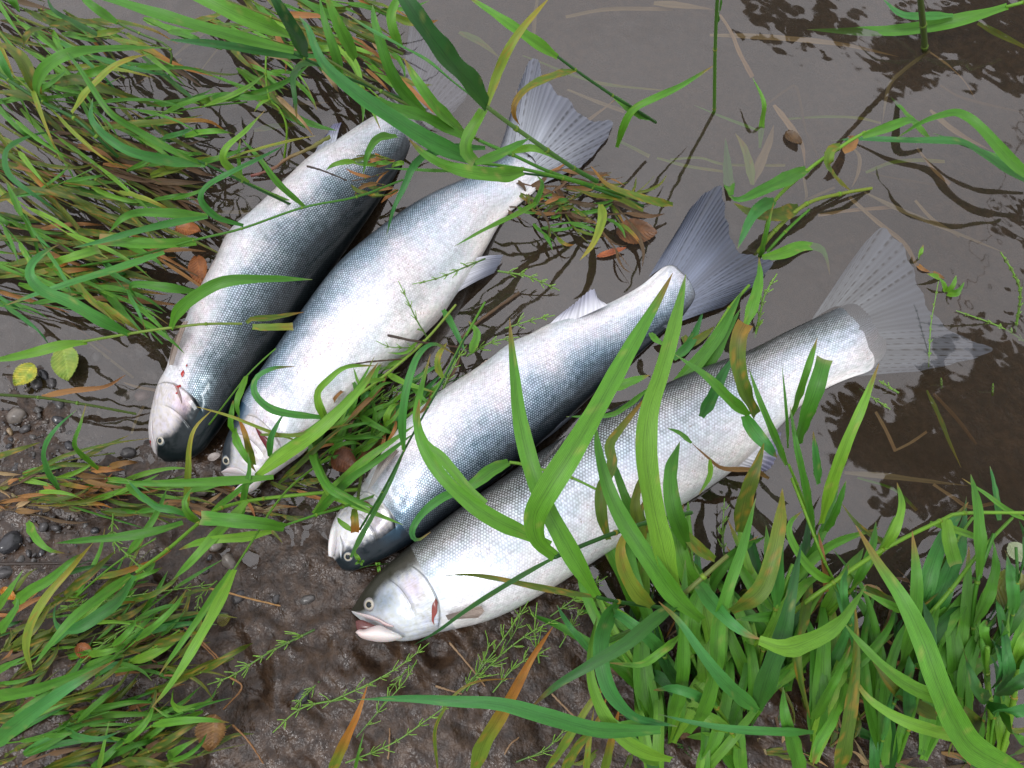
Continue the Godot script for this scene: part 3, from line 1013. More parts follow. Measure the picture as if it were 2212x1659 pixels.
func wild_grass(group: String, x: float, y: float, ang: float, length: float, high: float, wpx: float, kinds: String, leaves: int, stem := true, base_h := 0.0, curl := 1.0, into: Array = []) -> void:
	var k := kinds[rng.randi() % kinds.length()]
	var o: Node3D = null
	var dir := Vector2(cos(ang), sin(ang))
	if into.is_empty():
		var m := Vector2(x, y) + dir * length * 0.5
		var size := "short" if length < 190 else ("long" if length > 300 else "mid")
		o = grass(whereabouts("%s %s grass %s" % [size, LOOKS[k], LEANS[posmod(roundi(ang / (PI / 4)), 8)]], m.x, m.y), "O", x, y, group)
	var nrm := Vector2(-dir.y, dir.x)
	var bow := rng.randf_range(-0.12, 0.12) * length * curl
	var pt := func(t: float, off: float) -> Vector2: return Vector2(x, y) + dir * (length * t) + nrm * (bow * sin(t * PI) + off)
	var hh := func(t: float) -> float: return base_h + high * sin(clampf(t, 0, 1) * 1.9)
	var put := func(kind: String, w: float, list: Array, roll: float) -> void:
		if o: leaf(o, "O", w, kind, list, false, roll)
		else:
			var p := []
			for q in range(0, list.size(), 3): p.append(at("O", list[q], list[q + 1], list[q + 2] * 0.01))
			add_leaf(into[1 if kind in "osw" else 0], p, metres("O", w, p[0]), kind, roll)
	if stem:
		var l := []
		for t in [0.0, 0.25, 0.5, 0.78]:
			var q: Vector2 = pt.call(t, 0.0)
			l.append_array([q.x, q.y, hh.call(t)])
		var sk: String = "d" if k in "dm" else ("w" if k in "osw" else k)
		if o: stalk(o, "O", maxf(wpx * 0.28, 3.0), sk, l)
		else: put.call(sk, maxf(wpx * 0.35, 3.5), l, 0.0)
	for j in leaves:
		var t0 := (j / float(maxi(leaves, 1))) * 0.78 if stem else rng.randf_range(0.0, 0.08)
		var q: Vector2 = pt.call(t0, 0.0)
		var la := ang + rng.randf_range(-0.55, 0.55) * (1.0 if stem else 0.55) * curl
		var ll := length * rng.randf_range(0.38, 0.62) * (1.0 if stem else 1.7)
		var turn := rng.randf_range(-0.9, 0.9) * curl
		var e1 := q + Vector2(cos(la), sin(la)) * ll * 0.35
		var e2 := e1 + Vector2(cos(la + turn * 0.4), sin(la + turn * 0.4)) * ll * 0.35
		var e3 := e2 + Vector2(cos(la + turn), sin(la + turn)) * ll * 0.3
		var h0: float = hh.call(t0)
		var kk := k if rng.randf() < 0.6 else kinds[rng.randi() % kinds.length()]
		put.call(kk, wpx * rng.randf_range(0.7, 1.15), [q.x, q.y, h0, e1.x, e1.y, h0 + high * 0.30, e2.x, e2.y, h0 + high * 0.30, e3.x, e3.y, h0 + high * rng.randf_range(-0.15, 0.15)], rng.randf_range(-0.5, 0.5))

func undergrowth(called: String, label: String, sheets: Array) -> void:
	var o := thing(called, label, "grass")
	o.set_meta("kind", "stuff")
	for k in 2:
		if sheets[k].v.size():
			build(["green_blades", "dry_blades"][k], sheets[k].mesh(), [M.leaf, M.dry][k], o).set_meta("kind", "stuff")

# leafy canopy of a tree that stands beside the pool, above and outside the view
func canopy(label: String, foot: Vector3, spots: Array, seed_: int) -> void:
	var r := RandomNumberGenerator.new()
	r.seed = seed_
	var o := thing("alder_tree", label, "tree", foot)
	var s := Sheet.new()
	var top := foot + Vector3(-0.1, 4.2, 0.1)
	tube(s, even([foot, foot.lerp(top, 0.5) + Vector3(0.06, 0, 0.03), top], 12), 0.10, 0.05, Color(0.08, 0.07, 0.06), Color(0.1, 0.09, 0.07), 12)
	build("trunk", s.mesh(), M.bark, o)
	var mm := MultiMesh.new()
	mm.transform_format = MultiMesh.TRANSFORM_3D
	var lm := Sheet.new()
	for k in 7:
		var t := k / 6.0
		var w := 0.5 * pow(sin(clampf(t, 0.02, 0.98) * PI), 0.7) * 0.8
		lm.add(Vector3(-w, 0.06 * w, t), Color(0.03, 0.07, 0.015)); lm.add(Vector3(0, -0.02, t), Color(0.035, 0.08, 0.018)); lm.add(Vector3(w, 0.06 * w, t), Color(0.03, 0.07, 0.015))
	lm.grid(0, 7, 3)
	mm.mesh = lm.mesh()
	var ts: Array[Transform3D] = []
	var start := top
	for sp in spots:
		var c: Vector3 = sp[0]
		var rad: float = sp[1]
		var b := Sheet.new()
		var from: Vector3 = start if sp[2] < 0 else spots[sp[2]][0]
		tube(b, even([from, from.lerp(c, 0.5) + Vector3(0, 0.10, 0), c], 10), 0.010, 0.004, Color(0.07, 0.06, 0.05), Color(0.08, 0.07, 0.05), 6)
		build("limb", b.mesh(), M.bark, o)
		for k in int(rad * rad * 900.0):
			var d := Vector3(r.randfn(), r.randfn() * 0.2, r.randfn()).limit_length(1.7) * rad * 0.52
			var ba := Basis.from_euler(Vector3(r.randf_range(-0.5, 0.5), r.randf() * TAU, r.randf_range(-0.5, 0.5))).scaled(Vector3.ONE * r.randf_range(0.10, 0.17))
			ts.append(Transform3D(ba, c + d - foot))
	mm.instance_count = ts.size()
	for k in ts.size(): mm.set_instance_transform(k, ts[k])
	var cr := MultiMeshInstance3D.new()
	cr.name = "crown"; cr.multimesh = mm; cr.material_override = M.herb
	cr.set_meta("kind", "stuff")
	o.add_child(cr, true)

func mirrored(zone: String, x: float, y: float, high: float) -> Vector3:   # what hangs where the still water mirrors it
	var w := at(zone, x, y, 0.0)
	var d := (w - EYE).normalized()
	d.y = -d.y
	return w + d * (high / d.y)
func make_trout() -> void:
	M.fin = material(Color.WHITE, 0.30, true, 0.6)
	M.fin.clearcoat_enabled = true; M.fin.clearcoat = 0.15; M.fin.clearcoat_roughness = 0.15
	M.fin.backlight_enabled = true; M.fin.backlight = Color(0.15, 0.16, 0.18)
	M.eye = material(Color.WHITE, 0.2)
	M.pupil = material(Color.WHITE, 0.06)
	M.pupil.metallic_specular = 0.3
	M.flesh = material(Color.WHITE, 0.32)
	M.flesh.subsurf_scatter_enabled = true; M.flesh.subsurf_scatter_strength = 0.15
	M.gill = material(Color.WHITE, 0.25)
	var pale := Color(0.62, 0.60, 0.60)
	var pink := Color(0.62, 0.44, 0.43)
	# share of the half girth from the back ridge, colour, glint of the scale centres, darkness of their edges
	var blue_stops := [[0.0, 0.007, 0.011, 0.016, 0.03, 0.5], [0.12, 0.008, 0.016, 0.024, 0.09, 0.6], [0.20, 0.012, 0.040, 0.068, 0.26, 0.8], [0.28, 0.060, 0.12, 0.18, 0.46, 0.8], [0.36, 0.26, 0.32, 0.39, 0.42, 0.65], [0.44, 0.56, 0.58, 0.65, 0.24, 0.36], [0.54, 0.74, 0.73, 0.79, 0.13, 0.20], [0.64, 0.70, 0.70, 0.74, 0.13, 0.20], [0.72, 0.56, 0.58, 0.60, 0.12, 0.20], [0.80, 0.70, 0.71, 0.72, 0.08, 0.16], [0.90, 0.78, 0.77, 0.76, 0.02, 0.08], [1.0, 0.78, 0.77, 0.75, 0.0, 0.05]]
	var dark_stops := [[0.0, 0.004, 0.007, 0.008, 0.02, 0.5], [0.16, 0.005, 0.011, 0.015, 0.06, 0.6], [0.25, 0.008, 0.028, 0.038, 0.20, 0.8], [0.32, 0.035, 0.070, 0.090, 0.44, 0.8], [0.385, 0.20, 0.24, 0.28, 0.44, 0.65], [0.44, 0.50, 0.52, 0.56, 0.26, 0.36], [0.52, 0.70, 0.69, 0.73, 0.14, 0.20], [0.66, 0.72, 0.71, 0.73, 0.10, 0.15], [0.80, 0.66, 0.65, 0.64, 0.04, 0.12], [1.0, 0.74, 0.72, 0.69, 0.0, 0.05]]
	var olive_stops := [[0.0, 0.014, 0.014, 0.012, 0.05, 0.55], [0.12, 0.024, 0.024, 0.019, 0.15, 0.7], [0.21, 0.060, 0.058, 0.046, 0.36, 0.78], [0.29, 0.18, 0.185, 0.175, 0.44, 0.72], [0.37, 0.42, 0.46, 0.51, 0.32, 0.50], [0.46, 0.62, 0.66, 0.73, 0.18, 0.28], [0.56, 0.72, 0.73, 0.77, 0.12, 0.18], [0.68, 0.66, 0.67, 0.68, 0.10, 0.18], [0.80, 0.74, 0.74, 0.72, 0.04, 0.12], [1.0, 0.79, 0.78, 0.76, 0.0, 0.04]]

	# nearest trout, olive back towards its neighbour, mouth open at the lower left
	var f := make_fish("olive backed trout nearest the camera with gaping mouth and tail under water",
		[759, 1317, 777, 1289, 799, 1258, 826, 1230, 852, 1208, 882, 1182, 926, 1149, 1000, 1093, 1085, 1034, 1180, 968, 1290, 903, 1400, 848, 1500, 802, 1618, 757, 1693, 719, 1746, 694, 1785, 676, 1821, 661],
		[759, 1322, 785, 1345, 812, 1366, 845, 1383, 869, 1386, 904, 1381, 934, 1370, 991, 1357, 1048, 1343, 1115, 1315, 1182, 1277, 1229, 1248, 1282, 1214, 1333, 1181, 1400, 1140, 1462, 1099, 1533, 1053, 1600, 1003, 1670, 936, 1735, 872, 1782, 841, 1835, 817, 1884, 800, 1899, 776],
		[0.008, 0.006, 0.003, 0.0, -0.004, -0.0122], 0.56, 0.143, 0.12,
		{"stops": olive_stops, "skull": 0.50, "cheek": Color(0.56, 0.60, 0.62), "crown": Color(0.045, 0.045, 0.032), "blush": 0.5, "mask": 0.85, "spots": 0.16, "rim": Color(0.20, 0.19, 0.19)}, 101)
	fish_eye(f, "K", 552, 1195, 50)
	fish_lobe(f, "upper_jaw", "K", [335, 1292, 400, 1330, 480, 1362, 560, 1398, 640, 1430, 705, 1447], [345, 1262, 430, 1300, 500, 1312, 580, 1330, 660, 1372, 722, 1420], 0.0035, pale, pink, M.flesh)
	fish_lobe(f, "mouth_lining", "K", [372, 1325, 440, 1350, 520, 1390, 610, 1425, 690, 1450], [395, 1500, 450, 1490, 520, 1470, 600, 1455, 690, 1452], 0.004, Color(0.10, 0.03, 0.03), Color(0.16, 0.06, 0.05), M.gill, 0.035)
	fish_lobe(f, "lower_jaw", "K", [388, 1470, 415, 1442, 470, 1448, 540, 1428, 610, 1412, 690, 1440, 780, 1480], [388, 1500, 430, 1545, 510, 1566, 600, 1578, 700, 1580, 790, 1570, 870, 1550], 0.016, Color(0.66, 0.52, 0.50), Color(0.74, 0.73, 0.70), M.flesh, 0.036, 0.35)
	fish_lobe(f, "gill_opening", "K", [1140, 1140, 1122, 1190, 1110, 1240, 1106, 1300, 1104, 1360, 1108, 1410], [1142, 1140, 1160, 1180, 1168, 1220, 1152, 1280, 1130, 1340, 1110, 1412], 0.0008, Color(0.12, 0.03, 0.02), Color(0.30, 0.06, 0.05), M.gill, -1.0, 0.3)
	fish_fin(f, "pectoral_fin", "K", [1228, 1300, -99.5, 1232, 1325, -99.5, 1250, 1345, -99.5], [1570, 1185, -99.2, 1600, 1225, -99.0, 1530, 1290, -99.0], Color(0.17, 0.14, 0.12), Color(0.36, 0.29, 0.24), 0.0, 9)
	fish_fin(f, "tail_fin", "O", [1752, 692, -200.3, 1806, 662, -200.15, 1840, 680, -200.15, 1866, 715, -200.15, 1872, 765, -200.2, 1846, 814, -200.4], [1830, 575, -0.6, 1868, 525, -0.7, 1905, 496, -0.8, 1950, 535, -0.7, 1985, 615, -0.7, 2010, 668, -0.7, 2062, 718, -0.8, 2140, 757, -1.1, 2060, 786, -1.0, 1980, 803, -0.9], Color(0.25, 0.28, 0.30), Color(0.20, 0.23, 0.28), 0.85, 44, 0.0003)
	fish_fin(f, "anal_fin", "F", [450, 1300, 2.0, 560, 1210, 2.0, 640, 1110, 2.0], [560, 1330, 0.6, 680, 1290, 0.2, 740, 1080, 0.6], Color(0.62, 0.62, 0.66), Color(0.20, 0.20, 0.30), 0.0, 12)
	fish_fin(f, "pelvic_fin", "J", [760, 1140, 2.5, 830, 1100, 2.5, 890, 1070, 2.4], [900, 1130, 1.2, 1000, 1110, 0.8, 1110, 1065, 0.6], Color(0.72, 0.60, 0.55), Color(0.26, 0.20, 0.20), 0.0, 9)
	fish_fin(f, "dorsal_fin", "J", [300, 690, 6.0, 500, 470, 6.0, 620, 370, 5.5], [380, 560, 6.4, 520, 400, 6.6, 640, 320, 6.2], Color(0.07, 0.07, 0.06), Color(0.10, 0.10, 0.10), 0.3, 11)

	# its neighbour, back towards the lower right, tail lifted clear of the water
	f = make_fish("bright silver trout in the middle with dark raised tail and steel blue back",
		[733, 1226, 749, 1235, 773, 1231, 799, 1219, 834, 1204, 878, 1180, 904, 1163, 1002, 1091, 1080, 1030, 1159, 964, 1215, 915, 1262, 870, 1339, 800, 1383, 763, 1430, 719, 1476, 680, 1511, 637],
		[712, 1192, 711, 1168, 715, 1142, 727, 1114, 745, 1090, 766, 1070, 793, 1034, 834, 967, 874, 913, 941, 856, 981, 829, 1048, 785, 1098, 746, 1148, 722, 1182, 703, 1250, 678, 1312, 657, 1383, 618, 1416, 590, 1440, 571],
		[0.012, 0.008, 0.006, 0.0, -0.004, 0.0], 0.56, 0.165, 0.26,
		{"stops": blue_stops, "skull": 0.30, "cheek": Color(0.72, 0.72, 0.73), "crown": Color(0.018, 0.026, 0.032), "blush": 0.25, "mask": 0.15, "spots": 0.12, "rim": Color(0.03, 0.045, 0.055)}, 202)
	fish_eye(f, "K", 322, 710, 42)
	fish_lobe(f, "upper_jaw", "K", [222, 745, 216, 700, 214, 650, 222, 600, 212, 545], [240, 745, 250, 690, 252, 640, 250, 590, 222, 540], 0.003, Color(0.50, 0.54, 0.58), Color(0.70, 0.68, 0.68), M.flesh)
	fish_lobe(f, "mouth_lining", "K", [165, 760, 170, 710, 180, 650, 190, 600], [215, 800, 210, 740, 208, 680, 200, 610], 0.002, Color(0.14, 0.08, 0.06), Color(0.20, 0.09, 0.08), M.gill, 0.022)
	fish_lobe(f, "lower_jaw", "K", [95, 725, 105, 640, 120, 540, 140, 450, 175, 370], [165, 745, 172, 690, 188, 630, 205, 560, 235, 470], 0.009, Color(0.72, 0.70, 0.70), Color(0.78, 0.76, 0.76), M.flesh, 0.030, 0.4)
	fish_lobe(f, "gill_opening", "K", [445, 205, 480, 200, 520, 215, 550, 245, 575, 290], [447, 210, 478, 232, 512, 250, 542, 272, 576, 296], 0.0008, Color(0.22, 0.02, 0.02), Color(0.10, 0.02, 0.02), M.gill)
	fish_fin(f, "pectoral_fin", "E", [250, 1545, -99.5, 280, 1530, -99.4], [330, 1360, -99.3, 420, 1310, -99.2, 450, 1320, -99.2], Color(0.58, 0.56, 0.54), Color(0.20, 0.16, 0.13), 0.0, 8)
	fish_fin(f, "tail_fin", "O", [1402, 597, -200, 1446, 572, -199.8, 1476, 590, -199.7, 1494, 615, -199.8, 1500, 645, -199.8, 1466, 696, -200], [1462, 500, 1.6, 1500, 440, 1.8, 1553, 404, 2.0, 1568, 465, 2.4, 1584, 525, 2.6, 1604, 546, 2.4, 1640, 556, 2.0, 1666, 572, 1.4, 1630, 618, 1.0, 1560, 664, 0.8], Color(0.10, 0.12, 0.17), Color(0.036, 0.045, 0.070), 0.4, 40)
	fish_fin(f, "anal_fin", "E", [1400, 470, 2.6, 1560, 430, 2.6, 1790, 330, 2.6], [1500, 380, 1.4, 1620, 280, 1.0, 1700, 230, 1.0, 1720, 290, 1.4], Color(0.66, 0.67, 0.72), Color(0.36, 0.37, 0.46), 0.0, 12)
	fish_fin(f, "pelvic_fin", "E", [800, 870, 3.0, 900, 810, 3.0, 1040, 720, 3.0], [880, 790, 1.8, 960, 720, 1.4, 1065, 655, 1.8], Color(0.74, 0.70, 0.66), Color(0.66, 0.52, 0.44), 0.0, 9)
	fish_fin(f, "dorsal_fin", "E", [1330, 1235, 6.0, 1450, 1150, 6.0, 1620, 1000, 5.8], [1400, 1180, 6.6, 1500, 1080, 7.0, 1600, 1010, 6.4], Color(0.045, 0.055, 0.07), Color(0.10, 0.11, 0.14), 0.2, 11)
	fish_fin(f, "adipose_fin", "F", [10, 440, 3.0, 60, 420, 3.0, 110, 390, 2.8], [50, 470, 3.2, 90, 455, 3.2, 120, 420, 3.0], Color(0.03, 0.04, 0.05), Color(0.05, 0.06, 0.08), 0.0, 4)

	# third trout, belly towards the lower right, red gills showing behind the cheek
	f = make_fish("silver trout with dark red gills gaping behind its cheek",
		[477, 1018, 478, 1000, 485, 961, 498, 930, 510, 905, 521, 880, 532, 850, 576, 787, 636, 700, 700, 613, 737, 570, 780, 530, 834, 486, 887, 447, 948, 412, 1004, 386, 1060, 356, 1100, 326],
		[484, 1030, 506, 1036, 536, 1044, 560, 1046, 592, 1024, 622, 1002, 660, 972, 712, 905, 755, 868, 793, 836, 832, 791, 875, 757, 914, 721, 952, 683, 981, 640, 1018, 590, 1050, 536, 1082, 480, 1115, 447, 1159, 410, 1176, 380, 1182, 366],
		[0.006, 0.006, 0.002, -0.004, -0.006, -0.008], 0.55, 0.150, -0.10,
		{"stops": blue_stops, "skull": 0.52, "cheek": Color(0.70, 0.68, 0.68), "crown": Color(0.035, 0.045, 0.055), "blush": 0.3, "mask": 0.4, "spots": 0.10, "rim": Color(0.09, 0.11, 0.13)}, 303)
	fish_eye(f, "M", 1188, 1166, 54)
	fish_lobe(f, "upper_jaw", "M", [1075, 1375, 1150, 1400, 1230, 1425, 1320, 1450, 1400, 1450], [1090, 1330, 1170, 1300, 1260, 1310, 1350, 1370, 1420, 1430], 0.003, Color(0.66, 0.52, 0.52), Color(0.64, 0.62, 0.62), M.flesh)
	fish_lobe(f, "lower_jaw", "M", [1240, 1595, 1300, 1540, 1380, 1490, 1460, 1460, 1540, 1440], [1245, 1625, 1320, 1640, 1420, 1620, 1520, 1570, 1600, 1500], 0.010, Color(0.72, 0.68, 0.68), Color(0.76, 0.74, 0.72), M.flesh, 0.028, 0.4)
	fish_lobe(f, "gill_opening", "M", [1500, 770, 1560, 880, 1610, 980, 1650, 1060, 1690, 1160, 1740, 1220], [1520, 772, 1600, 830, 1670, 910, 1705, 990, 1740, 1080, 1760, 1180], 0.0012, Color(0.16, 0.012, 0.016), Color(0.10, 0.01, 0.012), M.gill)
	fish_fin(f, "pectoral_fin", "N", [640, 1050, -99.5, 690, 1020, -99.4, 740, 1000, -99.4], [800, 960, -99.2, 880, 900, -99.0, 920, 920, -99.0, 860, 1000, -99.2], Color(0.62, 0.52, 0.47), Color(0.46, 0.36, 0.32), 0.0, 9)
	fish_fin(f, "tail_fin", "O", [1066, 354, -200, 1108, 322, -199.8, 1132, 328, -199.7, 1156, 348, -199.8, 1164, 402, -200], [1089, 300, 0.8, 1105, 235, 0.9, 1135, 150, 1.0, 1158, 124, 1.1, 1172, 164, 1.0, 1200, 198, 0.8, 1232, 221, 0.7, 1266, 256, 0.6, 1323, 264, 0.6, 1300, 312, 0.6, 1255, 362, 0.6], Color(0.24, 0.26, 0.29), Color(0.10, 0.11, 0.14), 0.55, 40)
	fish_fin(f, "anal_fin", "O", [983, 634, 2.4, 1004, 600, 2.4, 1030, 556, 2.4], [1068, 588, 0.6, 1078, 572, 0.6, 1086, 552, 0.8], Color(0.50, 0.51, 0.56), Color(0.25, 0.27, 0.34), 0.0, 14)
	fish_fin(f, "pelvic_fin", "O", [800, 838, 2.6, 840, 790, 2.6, 872, 762, 2.6], [830, 820, 1.4, 868, 786, 1.0, 910, 740, 1.4], Color(0.72, 0.64, 0.60), Color(0.60, 0.48, 0.42), 0.0, 8)

	# farthest trout, rolled so that its dark back shows
	f = make_fish("blue black backed trout at the left with blood spots behind its gill cover",
		[338, 985, 344, 992, 358, 998, 378, 998, 405, 992, 434, 976, 466, 936, 495, 893, 533, 837, 570, 785, 606, 740, 655, 668, 700, 604, 745, 540, 785, 484, 820, 432, 850, 385, 880, 330, 896, 290],
		[333, 978, 325, 961, 322, 935, 323, 915, 331, 876, 341, 840, 350, 818, 362, 800, 378, 750, 402, 699, 422, 652, 445, 609, 469, 565, 476, 549, 499, 505, 549, 459, 613, 395, 669, 341, 723, 306, 787, 262, 820, 244, 850, 232],
		[-0.002, 0.002, 0.0, -0.003, -0.006, -0.010], 0.52, 0.165, 0.34,
		{"stops": dark_stops, "skull": 0.10, "cheek": Color(0.64, 0.61, 0.61), "crown": Color(0.010, 0.016, 0.018), "blush": 0.5, "mask": 0.0, "spots": 0.12, "rim": Color(0.06, 0.08, 0.09)}, 404)
	fish_eye(f, "M", 278, 952, 52)
	fish_lobe(f, "upper_jaw", "M", [215, 1110, 215, 1000, 205, 900, 190, 800, 178, 710], [160, 1090, 140, 1000, 145, 900, 155, 800, 172, 705], 0.002, Color(0.60, 0.54, 0.54), Color(0.58, 0.54, 0.54), M.flesh)
	for b in [[555, 105, 24, 36], [520, 262, 22, 30], [600, 0, 12, 16], [500, 350, 10, 14], [155, 945, 16, 26]]:
		fish_lobe(f, "blood_spot", "M", [b[0] - b[2] * 0.6, b[1] + b[3], b[0] - b[2], b[1], b[0] - b[2] * 0.2, b[1] - b[3]], [b[0] + b[2] * 0.4, b[1] + b[3], b[0] + b[2] * 0.8, b[1], b[0] + b[2] * 0.6, b[1] - b[3]], 0.0007, Color(0.42, 0.03, 0.02), Color(0.30, 0.015, 0.015), M.gill)
	fish_lobe(f, "gill_opening", "M", [430, 232, 480, 300, 520, 380, 545, 470], [440, 228, 500, 280, 540, 370, 556, 470], 0.0006, Color(0.42, 0.22, 0.20), Color(0.10, 0.07, 0.07), M.gill)
	fish_fin(f, "pectoral_fin", "D", [1085, 780, -99.5, 1105, 770, -99.3, 1130, 765, -99.3], [1130, 620, -99.2, 1180, 530, -99.1, 1225, 490, -99.1], Color(0.20, 0.16, 0.13), Color(0.34, 0.26, 0.21), 0.0, 8)
	fish_fin(f, "tail_fin", "O", [826, 243, -200, 864, 240, -199.8, 880, 260, -199.8, 882, 322, -200], [870, 140, -1.6, 880, 90, -1.8, 890, 48, -2.0, 920, 90, -1.6, 950, 130, -1.4, 985, 160, -1.5, 1010, 200, -1.8, 985, 240, -1.7], Color(0.30, 0.31, 0.35), Color(0.20, 0.21, 0.26), 0.5, 36)
	fish_fin(f, "anal_fin", "O", [676, 338, 1.4, 700, 320, 1.4, 726, 304, 1.4], [705, 292, 0.2, 718, 272, 0.0, 738, 262, 0.2], Color(0.56, 0.60, 0.68), Color(0.20, 0.20, 0.32), 0.0, 10)
	fish_fin(f, "dorsal_fin", "D", [1880, 400, 3.2, 1960, 270, 3.2, 2060, 150, 3.2], [1920, 350, 3.4, 2010, 220, 3.6, 2080, 130, 3.4], Color(0.05, 0.06, 0.08), Color(0.13, 0.15, 0.20), 0.0, 9)
# ---------------------------------------------------------------- grass along the left bank
func make_left_grass() -> void:
	var o := grass("tall grass at the far left edge with one blade arched over like a hoop", "A", 0, 420)
	stalk(o, "A", 28, "k", [-260, 300, 2, 60, 520, 8, 280, 660, 11, 480, 765, 13, 620, 880, 12, 760, 1010, 9])
	leaf(o, "A", 84, "g", [300, 670, 11, 240, 570, 14, 300, 440, 17, 450, 350, 18, 700, 318, 16, 1100, 308, 12])
	leaf(o, "A", 92, "d", [250, 610, 10, 190, 480, 12, 110, 350, 13, -20, 270, 12], false, 0.3)
	leaf(o, "A", 58, "y", [465, 730, 13, 560, 600, 15, 710, 450, 16, 830, 385, 16, 960, 350, 14])
	leaf(o, "A", 66, "d", [320, 565, 9, 500, 515, 10, 700, 580, 9, 880, 640, 7, 1050, 692, 5])
	leaf(o, "A", 56, "b", [85, 520, 10, 40, 440, 12, 0, 350, 13, -40, 270, 13])
	leaf(o, "A", 60, "d", [260, 640, 9, 120, 610, 9, -60, 590, 9])
	o = grass("grass stem at the far left with a long twisted blade hanging towards the pool", "A", 1330, 700)
	stalk(o, "A", 20, "k", [1960, 1360, 3, 1560, 1170, 10, 1330, 1060, 13, 1180, 1000, 14])
	leaf(o, "A", 48, "g", [1310, 1060, 13, 1150, 990, 15, 900, 850, 17, 720, 735, 19, 600, 570, 20, 520, 450, 20, 425, 330, 18])
	leaf(o, "A", 70, "b", [1325, 1065, 13, 1100, 1040, 14, 850, 980, 16, 700, 890, 17, 610, 800, 18, 588, 730, 18, 598, 635, 17])
	o = grass("grass stem crossing the upper left with two wide blades pointing left", "A", 2212, 490)
	stalk(o, "A", 24, "k", [2600, 640, 4, 2212, 490, 12, 1960, 375, 16, 1860, 330, 17])
	leaf(o, "A", 96, "g", [1895, 330, 17, 1600, 262, 19, 1300, 180, 21, 1000, 90, 22, 720, 0, 22, 480, -70, 20])
	leaf(o, "A", 60, "b", [2060, 370, 14, 1800, 345, 16, 1500, 300, 17, 1300, 275, 17, 1065, 255, 15])
	leaf(o, "A", 118, "g", [1880, 240, 16, 1700, 165, 19, 1500, 80, 21, 1300, -20, 22, 1000, -140, 22])
	leaf(o, "A", 104, "k", [1965, 375, 16, 1930, 280, 19, 1880, 170, 22, 1790, 20, 25, 1660, -180, 27])
	o = grass("dark thin grass stem with narrow blades descending from the top left corner", "A", 1600, 760)
	stalk(o, "A", 18, "k", [520, -40, 6, 760, 145, 9, 900, 215, 9, 1100, 320, 8, 1100, 530, 5, 1330, 690, 3])
	leaf(o, "A", 62, "g", [760, 150, 9, 680, 100, 10, 600, 40, 11, 500, -40, 11])
	leaf(o, "A", 40, "k", [690, 255, 8, 560, 190, 9, 430, 120, 10, 340, 60, 11, 300, -30, 11])
	leaf(o, "A", 34, "k", [920, 365, 8, 1050, 480, 7, 1150, 560, 6, 1250, 640, 6, 1335, 690, 4])
	o = grass("small grass shoot standing in the pool behind the upper left blades", "A", 1840, 1030)
	stalk(o, "A", 16, "l", [1830, 1060, -1, 1850, 830, 4, 1800, 700, 6, 1740, 640, 7, 1715, 480, 9, 1722, 280, 11])
	leaf(o, "A", 44, "g", [1740, 636, 7, 1600, 632, 8, 1450, 618, 8, 1360, 650, 7], true)
	leaf(o, "A", 26, "l", [1745, 640, 7, 1680, 670, 8, 1640, 720, 7])
	o = grass("pale green grass shoot with three short blades left of the farthest trout", "A", 1600, 1180)
	stalk(o, "A", 18, "l", [1950, 1330, 4, 1780, 1260, 5, 1600, 1180, 6, 1550, 1140, 7])
	leaf(o, "A", 50, "l", [1605, 1180, 6, 1510, 1110, 9, 1440, 1030, 11, 1465, 950, 12, 1580, 850, 12, 1710, 712, 11])
	leaf(o, "A", 46, "g", [1965, 1335, 5, 1800, 1190, 8, 1680, 1030, 10, 1560, 895, 10])
	leaf(o, "A", 30, "g", [1560, 1150, 6, 1540, 1010, 8, 1550, 900, 8])
	o = grass("grass stem lying across the farthest trout with a hooked curling blade", "A", 2212, 1290)
	stalk(o, "A", 18, "g", [500, 1720, 3, 880, 1650, 8, 1250, 1550, 11, 1560, 1475, 12, 1950, 1340, 13, 2300, 1270, 13, 2600, 1160, 11])
	leaf(o, "A", 46, "b", [1570, 1455, 12, 1400, 1400, 14, 1300, 1290, 16, 1340, 1200, 17, 1500, 1110, 18, 1680, 1020, 17, 1840, 935, 15])
	leaf(o, "A", 64, "g", [1340, 1395, 10, 1100, 1378, 12, 900, 1372, 13, 790, 1410, 14, 700, 1505, 12])
	leaf(o, "A", 76, "g", [1262, 1560, 9, 1050, 1575, 11, 850, 1570, 12, 640, 1545, 12], true)
	leaf(o, "A", 46, "b", [1340, 1400, 11, 1100, 1440, 12, 850, 1500, 13, 660, 1555, 13, 470, 1600, 11])
	o = grass("grass plant at the left edge with an S shaped blade speckled by dew", "A", 0, 1240)
	stalk(o, "A", 18, "d", [-160, 700, 2, 100, 860, 5, 360, 1010, 6, 620, 1160, 5, 900, 1330, 3])
	leaf(o, "A", 54, "b", [370, 850, 8, 210, 880, 11, 70, 950, 13, 35, 1030, 14, 70, 1140, 14, 210, 1250, 13, 400, 1380, 10])
	leaf(o, "A", 48, "d", [-40, 1310, 6, 150, 1228, 8, 310, 1240, 8, 520, 1295, 7, 720, 1365, 5])
	leaf(o, "A", 44, "g", [140, 1390, 7, 95, 1290, 8, 42, 1175, 9])
	leaf(o, "A", 52, "m", [660, 830, 6, 900, 800, 7, 1150, 782, 7, 1350, 785, 6, 1475, 865, 4])
	o = grass("arched grass blade with its knee bent over the stones at the left", "D", 830, 515)
	stalk(o, "D", 22, "g", [-120, 700, 2, 150, 640, 7, 400, 590, 10, 830, 515, 13, 1110, 475, 14, 1330, 452, 14, 1560, 450, 12])
	leaf(o, "D", 84, "b", [835, 515, 13, 650, 425, 16, 450, 310, 18, 290, 245, 19, 200, 155, 20, 205, 70, 20, 290, -10, 19, 380, -60, 17])
	leaf(o, "D", 84, "g", [1105, 480, 14, 1150, 375, 16, 1280, 262, 18, 1450, 178, 19, 1700, 160, 18, 2015, 165, 15])
